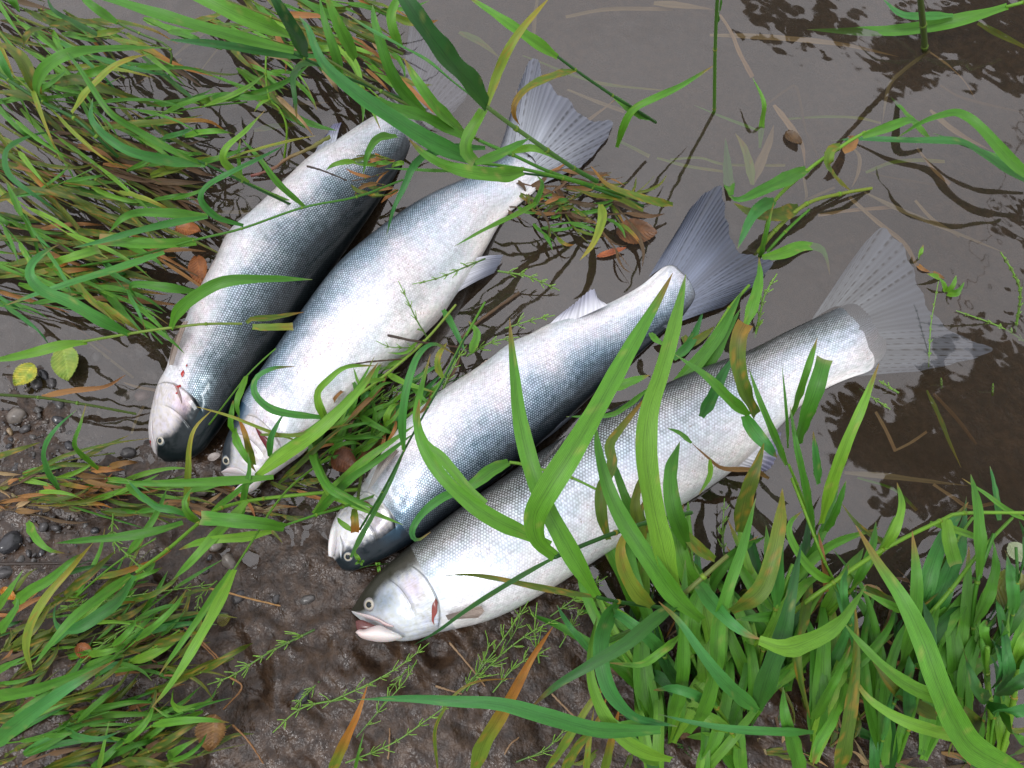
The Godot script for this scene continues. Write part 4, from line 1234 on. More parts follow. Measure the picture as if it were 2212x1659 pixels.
	leaf(o, "D", 66, "l", [560, 570, 11, 400, 590, 12, 200, 640, 12, -80, 700, 10])
	leaf(o, "D", 54, "b", [1060, -10, 12, 800, 80, 13, 500, 175, 14, 250, 255, 14, 40, 330, 12])
	leaf(o, "D", 40, "m", [1590, 445, 11, 1620, 420, 11, 1760, 410, 10, 1960, 375, 8])
	leaf(o, "D", 50, "y", [1630, 470, 11, 1720, 475, 11, 1890, 470, 10], true)
	leaf(o, "D", 62, "g", [1255, 245, 10, 1100, 222, 12, 900, 195, 12, 845, 215, 11, 885, 290, 9])
	leaf(o, "D", 62, "l", [350, 60, 11, 480, 20, 12, 640, -30, 11], true)
	o = grass("two small upright grass blades among the stones left of the trout heads", "D", 380, 1520)
	leaf(o, "D", 58, "b", [385, 1525, 2, 310, 1380, 7, 292, 1250, 11, 370, 1120, 13, 495, 1005, 12])
	leaf(o, "D", 44, "g", [640, 1390, 3, 505, 1265, 8, 485, 1200, 10, 520, 1100, 11, 555, 970, 11])
	stalk(o, "D", 22, "d", [-60, 905, 1, 250, 925, 4, 500, 962, 5, 880, 1032, 3])
	leaf(o, "D", 40, "o", [270, 920, 4, 480, 880, 5, 680, 855, 5, 810, 780, 4])
	leaf(o, "D", 28, "m", [150, 1445, 1, 400, 1310, 3, 700, 1228, 3, 960, 1190, 2])
	leaf(o, "D", 42, "d", [-40, 1320, 3, 100, 1270, 4, 260, 1215, 3])
	leaf(o, "D", 48, "o", [590, 285, 3, 850, 295, 3, 1150, 330, 3])
	# the bank below the stones
	o = grass("grass stem at the lower left with a long folded pair of pale blades", "G", 1430, 0)
	stalk(o, "G", 28, "l", [2320, -120, 4, 1700, -60, 6, 1430, 0, 9, 1280, 100, 12, 1080, 270, 15, 880, 415, 18])
	leaf(o, "G", 72, "g", [845, 430, 18, 700, 540, 20, 500, 690, 22, 350, 850, 22, 222, 1015, 20])
	leaf(o, "G", 78, "b", [870, 440, 18, 760, 600, 19, 640, 690, 19, 500, 775, 19, 400, 775, 18, 360, 720, 17, 360, 640, 16, 392, 575, 14])
	o = grass("bright green grass stem right of the lower left tussock with one straight drooping blade", "G", 1760, 0)
	stalk(o, "G", 17, "l", [2120, -330, 4, 1900, -160, 9, 1760, 0, 13, 1680, 130, 15, 1510, 400, 19])
	leaf(o, "G", 74, "l", [1515, 400, 19, 1420, 600, 21, 1260, 890, 22, 1110, 1130, 21, 978, 1290, 19], false, 0.3)
	leaf(o, "G", 48, "g", [1490, 400, 19, 1310, 670, 21, 1150, 900, 21, 1028, 1075, 19])
	o = grass("grass stem above the mud with two blades folded back to the left", "G", 2040, 45)
	stalk(o, "G", 20, "g", [2500, -110, 3, 2212, -5, 9, 2040, 45, 12, 1840, 112, 14])
	leaf(o, "G", 90, "g", [1838, 122, 14, 1700, 98, 16, 1500, 80, 17, 1300, 66, 16], true)
	leaf(o, "G", 64, "l", [1750, 150, 14, 1600, 180, 15, 1400, 200, 16, 1270, 225, 15, 1155, 270, 13])
	leaf(o, "G", 76, "l", [1590, -40, 14, 1480, 90, 15, 1370, 200, 16, 1250, 330, 16, 1115, 462, 14])
	leaf(o, "G", 60, "g", [1180, 95, 9, 1000, 150, 10, 760, 188, 10, 560, 205, 10, 355, 228, 8])
	leaf(o, "G", 52, "l", [1290, 95, 11, 1220, 40, 13, 1190, -40, 14, 1240, -130, 13])
	leaf(o, "G", 50, "b", [1210, 50, 12, 1120, 10, 13, 990, -20, 13, 820, -180, 12])
	o = grass("tussock at the lower left edge with wide green blades pointing up and right", "G", 100, 1300)
	leaf(o, "G", 60, "g", [180, 90, 7, 240, 200, 9, 320, 270, 9, 420, 292, 8])
	leaf(o, "G", 64, "y", [205, 1050, 12, 175, 880, 15, 215, 720, 17, 310, 560, 18, 450, 400, 18, 600, 225, 15])
	leaf(o, "G", 74, "g", [90, 625, 10, 200, 530, 13, 320, 460, 14, 450, 350, 15, 560, 280, 13])
	leaf(o, "G", 58, "d", [420, 570, 9, 520, 470, 11, 620, 390, 11, 745, 278, 9])
	leaf(o, "G", 84, "g", [-60, 1215, 9, 180, 1180, 14, 420, 1100, 17, 620, 1020, 18, 800, 915, 16])
	leaf(o, "G", 118, "b", [-60, 1540, 10, 100, 1400, 15, 320, 1240, 18, 520, 1110, 19, 740, 985, 17])
	leaf(o, "G", 56, "g", [-60, 1080, 8, 80, 1000, 11, 190, 950, 11])
	leaf(o, "G", 62, "l", [1120, 1180, 5, 1120, 1250, 7, 1160, 1295, 8, 1260, 1275, 8, 1375, 1243, 7])
	leaf(o, "G", 54, "b", [420, 1410, 8, 500, 1470, 10, 640, 1490, 11, 780, 1440, 10])
	leaf(o, "G", 40, "g", [1310, 1310, 5, 1190, 1350, 7, 1080, 1340, 7, 985, 1280, 7])
	leaf(o, "G", 60, "g", [1080, 1610, 5, 1180, 1540, 8, 1290, 1480, 8])
	leaf(o, "G", 36, "l", [640, 1680, 5, 665, 1560, 9, 705, 1375, 10])
	leaf(o, "G", 62, "l", [-30, 660, 7, 60, 540, 10, 150, 400, 11])
	leaf(o, "G", 70, "g", [0, 800, 8, 60, 720, 10, 120, 620, 11, 100, 560, 11])
	# across the heads
	o = grass("level grass blade across the muzzle of the trout with gaping gills", "D", 1760, 1440)
	leaf(o, "D", 60, "g", [1765, 1440, 8, 1500, 1462, 9, 1200, 1475, 10, 950, 1478, 10, 690, 1468, 9])
	leaf(o, "D", 46, "y", [1200, 1680, 4, 1215, 1400, 9, 1222, 1250, 11, 1260, 1120, 12, 1370, 1005, 12])
	leaf(o, "D", 24, "y", [1900, 1200, 9, 1700, 1130, 10, 1480, 1045, 11, 1265, 985, 10])
	leaf(o, "D", 62, "g", [820, 1480, 7, 900, 1550, 9, 1010, 1620, 9, 1130, 1690, 7])
	leaf(o, "D", 30, "y", [1680, 1165, 9, 1900, 1170, 10, 2100, 1130, 11, 2280, 1090, 10])
	o = grass("hooked grass blade curling over the gaping gilled trout's flank", "D", 2070, 1055)
	leaf(o, "D", 54, "b", [2080, 1056, 11, 1850, 1030, 13, 1730, 990, 14, 1645, 900, 15, 1655, 800, 15, 1760, 740, 15, 1905, 725, 13])
	leaf(o, "D", 46, "l", [2085, 1065, 11, 2055, 980, 13, 2050, 890, 14, 2110, 820, 15, 2230, 730, 15, 2420, 720, 13])
	leaf(o, "D", 44, "b", [1740, 1305, 8, 1748, 1190, 10, 1790, 1100, 11, 1835, 1025, 11])
	o = grass("thin stem with small blades between the two left trout", "D", 1560, 1050)
	stalk(o, "D", 12, "l", [1350, 1100, 5, 1480, 930, 9, 1590, 790, 11, 1700, 680, 12, 1780, 610, 12])
	leaf(o, "D", 52, "l", [1590, 790, 11, 1560, 880, 12, 1530, 960, 12, 1545, 1060, 10])
	leaf(o, "D", 40, "g", [1510, 1150, 8, 1490, 1100, 9, 1495, 1020, 10, 1505, 945, 9])
	leaf(o, "D", 66, "g", [1515, 1130, 8, 1530, 1200, 10, 1570, 1280, 10, 1650, 1405, 8])
	leaf(o, "D", 52, "m", [1640, 1360, 7, 1610, 1260, 9, 1580, 1150, 10, 1535, 1050, 9])
	o = grass("bundle of wide grass blades beside the gill slit, pointing up to the right", "D", 1660, 1430)
	leaf(o, "D", 92, "l", [1655, 1435, 8, 1850, 1290, 10, 2000, 1185, 12, 2150, 1050, 13, 2330, 860, 13, 2440, 700, 11])
	leaf(o, "D", 60, "g", [1560, 1690, 3, 1590, 1500, 8, 1610, 1400, 9, 1600, 1280, 10])
	leaf(o, "D", 64, "g", [2000, 1225, 7, 2050, 1370, 9, 2120, 1490, 10, 2240, 1560, 10, 2450, 1650, 9])
	leaf(o, "D", 40, "d", [1800, 1480, 5, 1960, 1330, 8, 2090, 1210, 9, 2330, 1010, 8])
	leaf(o, "D", 44, "g", [1340, 1690, 3, 1500, 1560, 6, 1680, 1420, 8, 1900, 1250, 8])
	leaf(o, "D", 58, "g", [2030, 1690, 5, 2120, 1590, 8, 2260, 1450, 10, 2440, 1330, 11, 2680, 1150, 9])

# ---------------------------------------------------------------- grass leaning in from the top
func make_top_grass() -> void:
	var o := grass("largest dark green grass blade leaning in from the top between the two left tails", "B", 1010, 690)
	stalk(o, "B", 34, "b", [1720, 1170, 6, 1570, 1085, 12, 1400, 970, 17, 1200, 830, 21, 1010, 690, 25])
	leaf(o, "B", 196, "k", [1008, 682, 25, 900, 540, 28, 760, 390, 31, 620, 200, 34, 500, 20, 36, 360, -220, 37])
	leaf(o, "B", 62, "b", [1000, 690, 25, 820, 555, 26, 620, 395, 27, 450, 300, 28, 260, 195, 28, 90, 80, 26], false, 0.8)
	leaf(o, "B", 64, "y", [1010, 680, 25, 1080, 470, 27, 1160, 300, 29, 1260, 160, 30, 1420, -20, 30])
	leaf(o, "B", 84, "l", [990, 710, 24, 950, 780, 24, 885, 900, 23, 880, 985, 22, 930, 1050, 21], true)
	leaf(o, "B", 66, "g", [935, 1050, 21, 1060, 1010, 21, 1180, 950, 21, 1290, 890, 20])
	o = grass("pair of wide grass blades sweeping in from the upper left over the farthest trout's tail", "B", 960, 1050)
	stalk(o, "B", 26, "g", [1720, 1210, 5, 1500, 1150, 9, 1240, 1090, 12, 960, 1050, 15])
	leaf(o, "B", 112, "b", [945, 1052, 15, 800, 985, 18, 620, 895, 20, 420, 770, 22, 200, 625, 24, -20, 440, 26, -100, 300, 27, -140, 190, 27, -200, 105, 26])
	leaf(o, "B", 86, "g", [865, 885, 16, 720, 815, 18, 560, 740, 20, 330, 665, 22, 120, 570, 23])
	leaf(o, "B", 104, "g", [1245, 1110, 12, 1120, 1130, 14, 960, 1122, 16, 780, 1085, 17, 620, 1005, 18, 508, 900, 17])
	leaf(o, "B", 56, "b", [1000, 955, 12, 820, 955, 14, 640, 990, 15, 540, 1070, 16, 480, 1200, 15, 410, 1350, 14, 365, 1515, 11])
	leaf(o, "B", 24, "g", [830, 1108, 12, 640, 1100, 13, 355, 1085, 12])
	o = grass("upright grass blade with a long narrow tip in front of the upper left tail", "B", 600, 720)
	stalk(o, "B", 24, "d", [1160, 1000, 4, 960, 905, 9, 780, 800, 13, 600, 720, 16, 330, 590, 17, -40, 370, 16])
	leaf(o, "B", 84, "g", [610, 725, 16, 470, 590, 19, 380, 430, 22, 330, 280, 24, 290, 150, 25, 272, 30, 24])
	leaf(o, "B", 98, "g", [875, 880, 14, 790, 800, 17, 670, 680, 20, 560, 520, 22, 475, 375, 22])
	leaf(o, "B", 94, "g", [160, 380, 17, 90, 240, 20, 30, 110, 22, -40, -60, 24])
	leaf(o, "B", 66, "g", [455, 305, 22, 405, 190, 24, 395, 80, 25, 460, -40, 26, 540, -120, 26])
	o = grass("dark jointed grass stem crossing the second tail with an arched blade", "B", 1690, 1210)
	stalk(o, "B", 22, "k", [2100, 790, 4, 1960, 700, 9, 1820, 615, 12, 1580, 450, 16, 1460, 360, 18])
	leaf(o, "B", 76, "g", [1465, 368, 18, 1350, 290, 20, 1180, 175, 22, 1010, 60, 23, 860, -40, 23])
	leaf(o, "B", 66, "m", [1578, 455, 16, 1450, 490, 18, 1290, 560, 19, 1200, 650, 19, 1185, 740, 18, 1225, 812, 16])
	leaf(o, "B", 56, "g", [1830, 625, 10, 1920, 700, 9, 2000, 750, 7, 2080, 775, 5])
	leaf(o, "B", 50, "g", [1850, 950, 4, 1895, 810, 8, 1960, 705, 10, 2100, 630, 11, 2260, 555, 10, 2480, 420, 8])
	o = grass("green grass blades crossing the narrow tail root of the third trout", "B", 1240, 1110)
	stalk(o, "B", 26, "g", [1900, 1260, 2, 1700, 1200, 6, 1420, 1110, 9, 1180, 1000, 11, 960, 905, 12])
	stalk(o, "B", 20, "k", [2020, 1330, 2, 1690, 1212, 6, 1500, 1152, 8, 1240, 1118, 10])
	leaf(o, "B", 60, "g", [430, 880, 9, 320, 890, 11, 250, 970, 12, 212, 1120, 10])
	leaf(o, "B", 50, "l", [1160, 980, 10, 1300, 955, 12, 1400, 990, 11, 1500, 1050, 9])
	leaf(o, "B", 40, "l", [1330, 1310, 6, 1200, 1385, 8, 1000, 1480, 9, 800, 1590, 8])
	leaf(o, "B", 56, "m", [2210, 1320, 2, 2050, 1290, 4, 1800, 1200, 5, 1680, 1070, 5])
	leaf(o, "B", 62, "y", [1745, 1320, 5, 1755, 1420, 6, 1700, 1570, 6, 1610, 1680, 5])
	leaf(o, "B", 46, "d", [2020, 1360, 3, 1850, 1280, 4, 1700, 1260, 5, 1560, 1210, 5])
	leaf(o, "B", 40, "g", [1310, 1340, 4, 1350, 1260, 6, 1370, 1180, 7, 1330, 1130, 7])
	o = grass("upper left corner grass with dark stems and yellowing blades in the water", "A", -40, 0)
	stalk(o, "A", 22, "d", [-100, 20, 2, 120, 110, 4, 330, 200, 5, 620, 380, 3])
	stalk(o, "A", 20, "d", [-100, 180, 1, 100, 270, 3, 300, 380, 4, 560, 560, 2])
	leaf(o, "A", 58, "d", [330, 180, 5, 210, 200, 7, 165, 250, 7, 155, 310, 5])
	leaf(o, "A", 44, "d", [320, 170, 5, 480, 135, 6, 740, 165, 5])
	leaf(o, "A", 44, "g", [340, 195, 5, 400, 330, 6, 480, 440, 5])
	leaf(o, "A", 60, "g", [130, 80, 6, 80, 0, 8, 20, -80, 8])
	o = grass("grass leaning in at the top edge over brown stems left of the largest blade", "A", 2300, 0)
	stalk(o, "A", 22, "d", [2600, 350, 2, 2200, 160, 6, 1900, -10, 9, 1650, -120, 10])
	stalk(o, "A", 20, "d", [2500, 420, 2, 2150, 260, 5, 1750, 110, 7, 1400, -20, 8])
	leaf(o, "A", 60, "g", [2212, 130, 8, 2050, 60, 10, 1900, -30, 11])
	leaf(o, "A", 66, "g", [2200, 480, 11, 2160, 330, 14, 2100, 150, 16, 2060, -20, 17])
	leaf(o, "A", 56, "k", [2080, 420, 11, 1960, 415, 12, 1895, 500, 13, 1905, 640, 12, 1915, 770, 10])
	leaf(o, "A", 40, "l", [2230, 330, 6, 2300, 420, 8, 2330, 560, 8, 2250, 620, 6])
# ---------------------------------------------------------------- grass in and along the pool at the right
func make_right_grass() -> void:
	var o := grass("single straight green stem standing in the open water near the top", "C", 325, 672)
	stalk(o, "C", 25, "g", [325, 700, -2, 328, 660, 1, 333, 300, 16, 348, -60, 30])
	leaf(o, "C", 44, "g", [335, 140, 22, 355, 80, 24, 372, -40, 27])
	o = grass("olive stem standing in the water near the top right corner", "C", 1610, 290)
	stalk(o, "C", 42, "d", [1612, 310, -2, 1608, 280, 1, 1598, 150, 8, 1575, -60, 18])
	o = grass("grass blade lying out from the right edge with its tip under water", "C", 2212, 10)
	stalk(o, "C", 26, "l", [2400, -50, 6, 2212, 12, 6, 2105, 42, 5])
	leaf(o, "C", 80, "g", [2110, 42, 5, 1900, 105, 4, 1650, 160, 2.2, 1450, 185, 0.6, 1200, 192, -0.4, 890, 180, -1.0])
	leaf(o, "C", 52, "b", [1780, 96, 4, 1560, 100, 4, 1450, 80, 4, 1350, -10, 4])
	o = grass("grass plant leaning over the dark raised tail with a curled yellowing blade", "C", 600, 1560)
	stalk(o, "C", 26, "l", [600, 1585, -1, 650, 1370, 3, 692, 1225, 5, 890, 1040, 7, 1080, 905, 8, 1240, 810, 8, 1400, 765, 7])
	stalk(o, "C", 28, "y", [560, 1580, -1, 700, 1400, 2, 890, 1240, 2.5, 1090, 1180, 1.2, 1285, 1145, 0.3])
	stalk(o, "C", 22, "g", [600, 1590, -1, 760, 1410, 1.4, 905, 1275, 0.8])
	leaf(o, "C", 94, "g", [890, 1030, 7, 760, 1095, 9, 600, 1165, 10, 480, 1215, 10, 415, 1190, 9])
	leaf(o, "C", 66, "y", [1095, 885, 8, 1035, 915, 9, 1018, 1000, 8, 1065, 1085, 4, 1160, 1162, 0])
	leaf(o, "C", 86, "b", [692, 1222, 6, 610, 1265, 8, 540, 1350, 9, 470, 1512, 8])
	leaf(o, "C", 60, "g", [1230, 830, 8, 1380, 775, 9, 1500, 735, 9, 1580, 740, 7])
	leaf(o, "C", 92, "d", [840, 1260, 2, 720, 1305, 4, 560, 1295, 5, 445, 1235, 4])
	leaf(o, "C", 74, "g", [620, 1570, 1, 740, 1540, 1.4, 860, 1500, 0.4, 970, 1515, -0.6, 1010, 1580, -1.2, 1030, 1670, -1.8])
	leaf(o, "C", 46, "g", [600, 1580, -1, 640, 1420, 5, 690, 1230, 8])
	leaf(o, "C", 70, "o", [1110, 920, 3, 1150, 890, 3, 1180, 840, 2, 1140, 830, 1])
	o = grass("long arching grass blades reaching in over the pool from the right edge", "C", 2212, 1050)
	leaf(o, "C", 72, "g", [2300, 1120, 4, 2130, 980, 7, 1960, 790, 9, 1850, 705, 9, 1760, 690, 8, 1600, 740, 6, 1440, 838, 3])
	leaf(o, "C", 62, "b", [2330, 1150, 3, 2130, 1050, 4, 1960, 940, 4, 1800, 865, 3, 1500, 855, 2, 1230, 845, 0.6, 1035, 856, -0.4])
	leaf(o, "C", 52, "g", [1640, 850, 1, 1560, 770, 2.5, 1480, 680, 1, 1400, 590, -1.5])
	leaf(o, "C", 40, "b", [2330, 1060, 2, 2120, 985, 3, 1900, 900, 3, 1660, 810, 2])
	o = grass("short drowned blades beside the raised tail, pale under the water", "C", 430, 1180)
	leaf(o, "C", 66, "g", [430, 1190, 0.6, 410, 1080, -0.6, 402, 960, -1.2, 395, 840, -2.0])
	leaf(o, "C", 54, "y", [558, 1125, -0.5, 535, 980, -0.9, 500, 880, -1.4, 455, 810, -2])
	leaf(o, "C", 60, "s", [560, 1110, -1, 600, 1010, -1.3, 660, 870, -1.6, 690, 760, -2.2])
	o = grass("thin blade poking up from the pool near the single straight stem", "C", 620, 720)
	leaf(o, "C", 34, "l", [605, 900, -2, 618, 740, 0.5, 628, 620, 3, 560, 470, 3])
	leaf(o, "C", 18, "l", [612, 800, -0.6, 400, 720, -0.3, 205, 640, -0.4])
	o = grass("small grass blades floating on the pool at the lower right", "F", 2212, 1600)
	leaf(o, "F", 34, "g", [2230, 1620, 1, 2100, 1550, 2, 1980, 1460, 2, 1835, 1365, 1])
	leaf(o, "F", 50, "b", [2060, 1620, 0, 2030, 1420, 1, 2005, 1290, 1])
	# the big tussock at the lower right
	o = grass("front grass plant with the widest bent over blade hanging above the two right trout", "H", 1560, 260)
	stalk(o, "H", 34, "k", [2330, 30, 10, 2060, 90, 16, 1840, 160, 21, 1580, 262, 25, 1450, 318, 27])
	leaf(o, "H", 158, "g", [1448, 312, 27, 1340, 210, 29, 1318, 60, 31, 1400, -110, 33, 1560, -360, 34, 1750, -690, 33, 1960, -1070, 32, 2110, -1330, 30, 2210, -1515, 28])
	leaf(o, "H", 128, "g", [1722, 565, 23, 1620, 400, 26, 1490, 170, 28, 1390, -20, 29, 1300, -260, 30, 1225, -560, 30, 1190, -840, 29, 1165, -1100, 27, 1158, -1225, 26])
	leaf(o, "H", 112, "g", [1420, 240, 24, 1250, 160, 25, 1080, 80, 26, 900, -40, 27, 740, -190, 28, 620, -360, 28, 565, -520, 28, 575, -700, 26])
	leaf(o, "H", 34, "k", [1450, 318, 26, 1300, 400, 25, 1130, 500, 24, 900, 645, 22, 700, 790, 20, 545, 882, 17])
	o = grass("grass node at the trout's belly with a narrow dark blade crossing its flank", "H", 1730, 580)
	stalk(o, "H", 32, "k", [2500, 720, 6, 2212, 655, 11, 1860, 605, 16, 1725, 575, 18])
	leaf(o, "H", 44, "d", [1710, 572, 18, 1500, 540, 19, 1250, 490, 20, 1060, 450, 20, 900, 430, 19, 745, 436, 17])
	leaf(o, "H", 112, "b", [1850, 608, 16, 1775, 740, 19, 1745, 900, 21, 1770, 1080, 21, 1840, 1230, 20, 1980, 1350, 18, 2240, 1410, 15])
	leaf(o, "H", 92, "l", [2200, 1620, 14, 2050, 1580, 16, 1880, 1480, 18, 1750, 1300, 19, 1680, 1100, 20, 1680, 900, 20, 1722, 700, 18])
	leaf(o, "H", 44, "b", [1695, 952, 16, 1600, 830, 17, 1530, 740, 17, 1462, 625, 15])
	o = grass("tall upright blade with pale veins standing over the nearest trout's belly", "J", 1290, 1460)
	stalk(o, "J", 42, "k", [850, 1740, 9, 1060, 1640, 14, 1290, 1475, 19, 1480, 1310, 21, 1640, 1170, 21])
	leaf(o, "J", 172, "l", [1300, 1455, 20, 1210, 1150, 24, 1130, 800, 27, 1085, 480, 29, 1110, 200, 30, 1190, -50, 30, 1290, -400, 29, 1362, -715, 26])
	leaf(o, "J", 138, "g", [1470, 1600, 19, 1300, 1450, 21, 1120, 1200, 24, 960, 960, 25, 850, 740, 26, 780, 490, 26, 755, 280, 24])
	leaf(o, "J", 112, "y", [1135, 1505, 14, 1040, 1420, 16, 950, 1260, 18, 925, 1100, 19, 1000, 960, 18])
	leaf(o, "J", 82, "m", [845, 1062, 12, 800, 900, 14, 800, 720, 15, 868, 560, 16, 850, 430, 16, 930, 310, 16, 1105, 95, 14])
	leaf(o, "J", 94, "d", [1075, 1110, 13, 1035, 950, 15, 1020, 800, 16, 1080, 600, 15])
	leaf(o, "J", 66, "g", [1040, 960, 12, 960, 790, 14, 900, 620, 14, 840, 470, 13])
	leaf(o, "J", 84, "y", [1555, 1195, 11, 1430, 1110, 13, 1310, 950, 14, 1240, 780, 14])
	leaf(o, "J", 60, "m", [1100, 1020, 10, 1060, 900, 11, 1080, 800, 11])
	o = grass("grass blades fanning up beside the nearest trout's tail root", "F", 790, 1280)
	leaf(o, "F", 96, "m", [580, 980, 9, 505, 820, 12, 468, 640, 14, 480, 500, 15, 515, 425, 15], true)
	leaf(o, "F", 72, "g", [540, 980, 10, 420, 880, 13, 280, 745, 15, 90, 612, 15])
	leaf(o, "F", 76, "b", [250, 990, 6, 320, 860, 9, 380, 730, 10, 455, 615, 9])
	leaf(o, "F", 88, "b", [512, 985, 10, 570, 1080, 11, 650, 1170, 11, 710, 1240, 9])
	leaf(o, "F", 96, "g", [830, 1160, 10, 880, 990, 15, 950, 800, 18, 995, 640, 18], true)
	leaf(o, "F", 66, "g", [790, 1000, 9, 850, 820, 14, 905, 660, 16, 955, 510, 15])
	leaf(o, "F", 86, "l", [975, 1640, 6, 1040, 1390, 11, 1130, 1150, 15, 1230, 920, 17, 1330, 665, 16])
	leaf(o, "F", 24, "g", [775, 1180, 6, 765, 950, 11, 742, 690, 12])
	leaf(o, "F", 56, "g", [765, 1285, 6, 680, 1080, 10, 600, 880, 12, 540, 700, 12])
	leaf(o, "F", 106, "d", [480, 1690, 7, 520, 1480, 10, 580, 1300, 12, 630, 1150, 12])
	leaf(o, "F", 60, "g", [930, 1700, 5, 880, 1420, 9, 830, 1180, 12, 790, 930, 13])
	leaf(o, "F", 56, "b", [960, 1400, 5, 945, 1230, 8, 930, 1080, 10])
	leaf(o, "F", 70, "g", [1000, 1690, 4, 1070, 1540, 7, 1130, 1380, 9])
	stalk(o, "F", 22, "l", [960, 1780, 2, 900, 1580, 5, 830, 1400, 7, 780, 1280, 9])
	o = grass("dry orange grass blade bent across the nearest trout's flank", "F", 650, 1360)
	leaf(o, "F", 34, "o", [660, 1365, 5, 560, 1315, 7, 380, 1305, 8, 290, 1240, 9, 190, 1150, 9])
	leaf(o, "F", 30, "g", [190, 1150, 9, 120, 1090, 9, 45, 1060, 8])
	leaf(o, "F", 34, "l", [300, 1250, 9, 300, 1350, 8, 235, 1465, 7])
	o = grass("widest blue green blade of the lower right corner sweeping down to the right", "I", 2200, 1582)
	leaf(o, "I", 176, "g", [2260, 1640, 14, 1930, 1480, 18, 1790, 1300, 21, 1680, 1050, 24, 1590, 800, 25, 1470, 550, 26, 1320, 330, 25, 1188, 105, 23])
	leaf(o, "I", 116, "g", [1440, 1010, 9, 1500, 820, 14, 1545, 600, 17, 1555, 400, 19, 1532, 140, 18])
	leaf(o, "I", 98, "l", [1830, 1175, 11, 1650, 1140, 14, 1500, 1075, 15, 1350, 960, 16, 1210, 815, 16, 1105, 685, 15])
	leaf(o, "I", 98, "l", [1930, 1360, 9, 1750, 1365, 12, 1580, 1325, 14, 1400, 1250, 14, 1250, 1140, 14, 1158, 995, 13])
	leaf(o, "I", 86, "d", [1680, 1270, 6, 1550, 1190, 9, 1400, 1075, 10, 1270, 890, 10])
	o = grass("arching blade in the lower right tussock, dark on one half and pale on the other", "I", 220, 450)
	leaf(o, "I", 106, "b", [222, 450, 17, 300, 560, 20, 420, 690, 22, 530, 770, 22, 620, 800, 22])
	leaf(o, "I", 112, "l", [600, 805, 22, 750, 850, 22, 900, 810, 21, 1060, 720, 20, 1160, 600, 19, 1252, 468, 17])
	leaf(o, "I", 96, "b", [592, 1232, 13, 480, 1140, 17, 380, 1050, 20, 260, 900, 22, 120, 700, 23, -10, 570, 21])
	leaf(o, "I", 132, "k", [590, 1225, 13, 650, 1020, 17, 740, 760, 20, 800, 480, 21, 858, 210, 20])
	o = grass("upright wide blades at the left side of the lower right tussock", "I", 200, 1360)
	leaf(o, "I", 116, "g", [160, 1365, 10, 260, 1220, 14, 330, 960, 18, 345, 720, 20, 410, 480, 22, 500, 230, 22, 580, -60, 20])
	leaf(o, "I", 112, "y", [430, 625, 14, 540, 560, 16, 625, 470, 17, 690, 270, 18, 730, 60, 18, 742, -120, 16])
	leaf(o, "I", 104, "g", [60, 1320, 10, 125, 1050, 15, 135, 760, 18, 145, 500, 19, 152, 315, 18])
	leaf(o, "I", 54, "b", [930, 1362, 12, 700, 1358, 14, 450, 1345, 15, 200, 1305, 15, -10, 1255, 14])
	leaf(o, "I", 116, "g", [860, 1640, 8, 790, 1400, 12, 752, 1240, 14, 748, 1090, 13])
	leaf(o, "I", 96, "m", [1075, 1640, 7, 1125, 1400, 11, 1175, 1050, 14, 1190, 780, 15, 1180, 560, 14])
	leaf(o, "I", 106, "g", [1130, 1060, 11, 1040, 1280, 14, 955, 1430, 14, 930, 1565, 12])
	leaf(o, "I", 84, "g", [930, 1280, 8, 1010, 1130, 12, 1100, 960, 13, 1160, 830, 12])
	leaf(o, "I", 70, "g", [1690, 590, 6, 1650, 720, 8, 1640, 880, 8, 1690, 960, 7])
	leaf(o, "I", 50, "o", [1010, 510, 5, 990, 320, 8, 962, 150, 8])
	leaf(o, "I", 44, "o", [905, 1270, 4, 1000, 1170, 6, 1100, 1130, 6, 1220, 1130, 4])
	leaf(o, "I", 80, "g", [790, 640, 9, 620, 660, 11, 460, 680, 11])
	leaf(o, "I", 84, "m", [910, 430, 7, 880, 600, 10, 840, 800, 12, 830, 960, 12, 910, 1280, 9])
	leaf(o, "I", 60, "g", [1480, 620, 6, 1380, 580, 9, 1220, 500, 9])
	o = grass("long light green stems slanting across the lower right tussock into the pool", "I", 810, 620)
	stalk(o, "I", 30, "l", [540, 860, 5, 810, 630, 9, 1050, 455, 11, 1350, 255, 11, 1700, 80, 9, 1850, 32, 8, 2330, 30, 5])
	stalk(o, "I", 27, "l", [1500, 800, 4, 1590, 700, 6, 1765, 500, 8, 1950, 260, 8, 2140, 60, 6])
	stalk(o, "I", 20, "l", [800, -180, 8, 870, 0, 9, 935, 170, 9, 1000, 330, 8, 1070, 470, 6, 1200, 760, 3])
	leaf(o, "I", 84, "l", [1735, 70, 9, 1755, 200, 9, 1790, 345, 8], true)
	leaf(o, "I", 56, "g", [1060, 440, 10, 980, 420, 12, 880, 330, 13, 790, 180, 14, 790, 90, 14, 860, 20, 12])
	leaf(o, "I", 48, "d", [1250, 480, 5, 1400, 560, 7, 1560, 600, 7, 1690, 520, 6])
	leaf(o, "I", 46, "l", [1640, 90, 8, 1780, 130, 9, 1900, 170, 8, 1970, 205, 6])
	leaf(o, "I", 40, "d", [1440, 220, 4, 1340, 200, 6, 1200, 100, 7, 1100, -30, 7])
	stalk(o, "I", 24, "l", [1580, 560, 3, 1680, 400, 5, 1800, 200, 6, 1900, 60, 5])

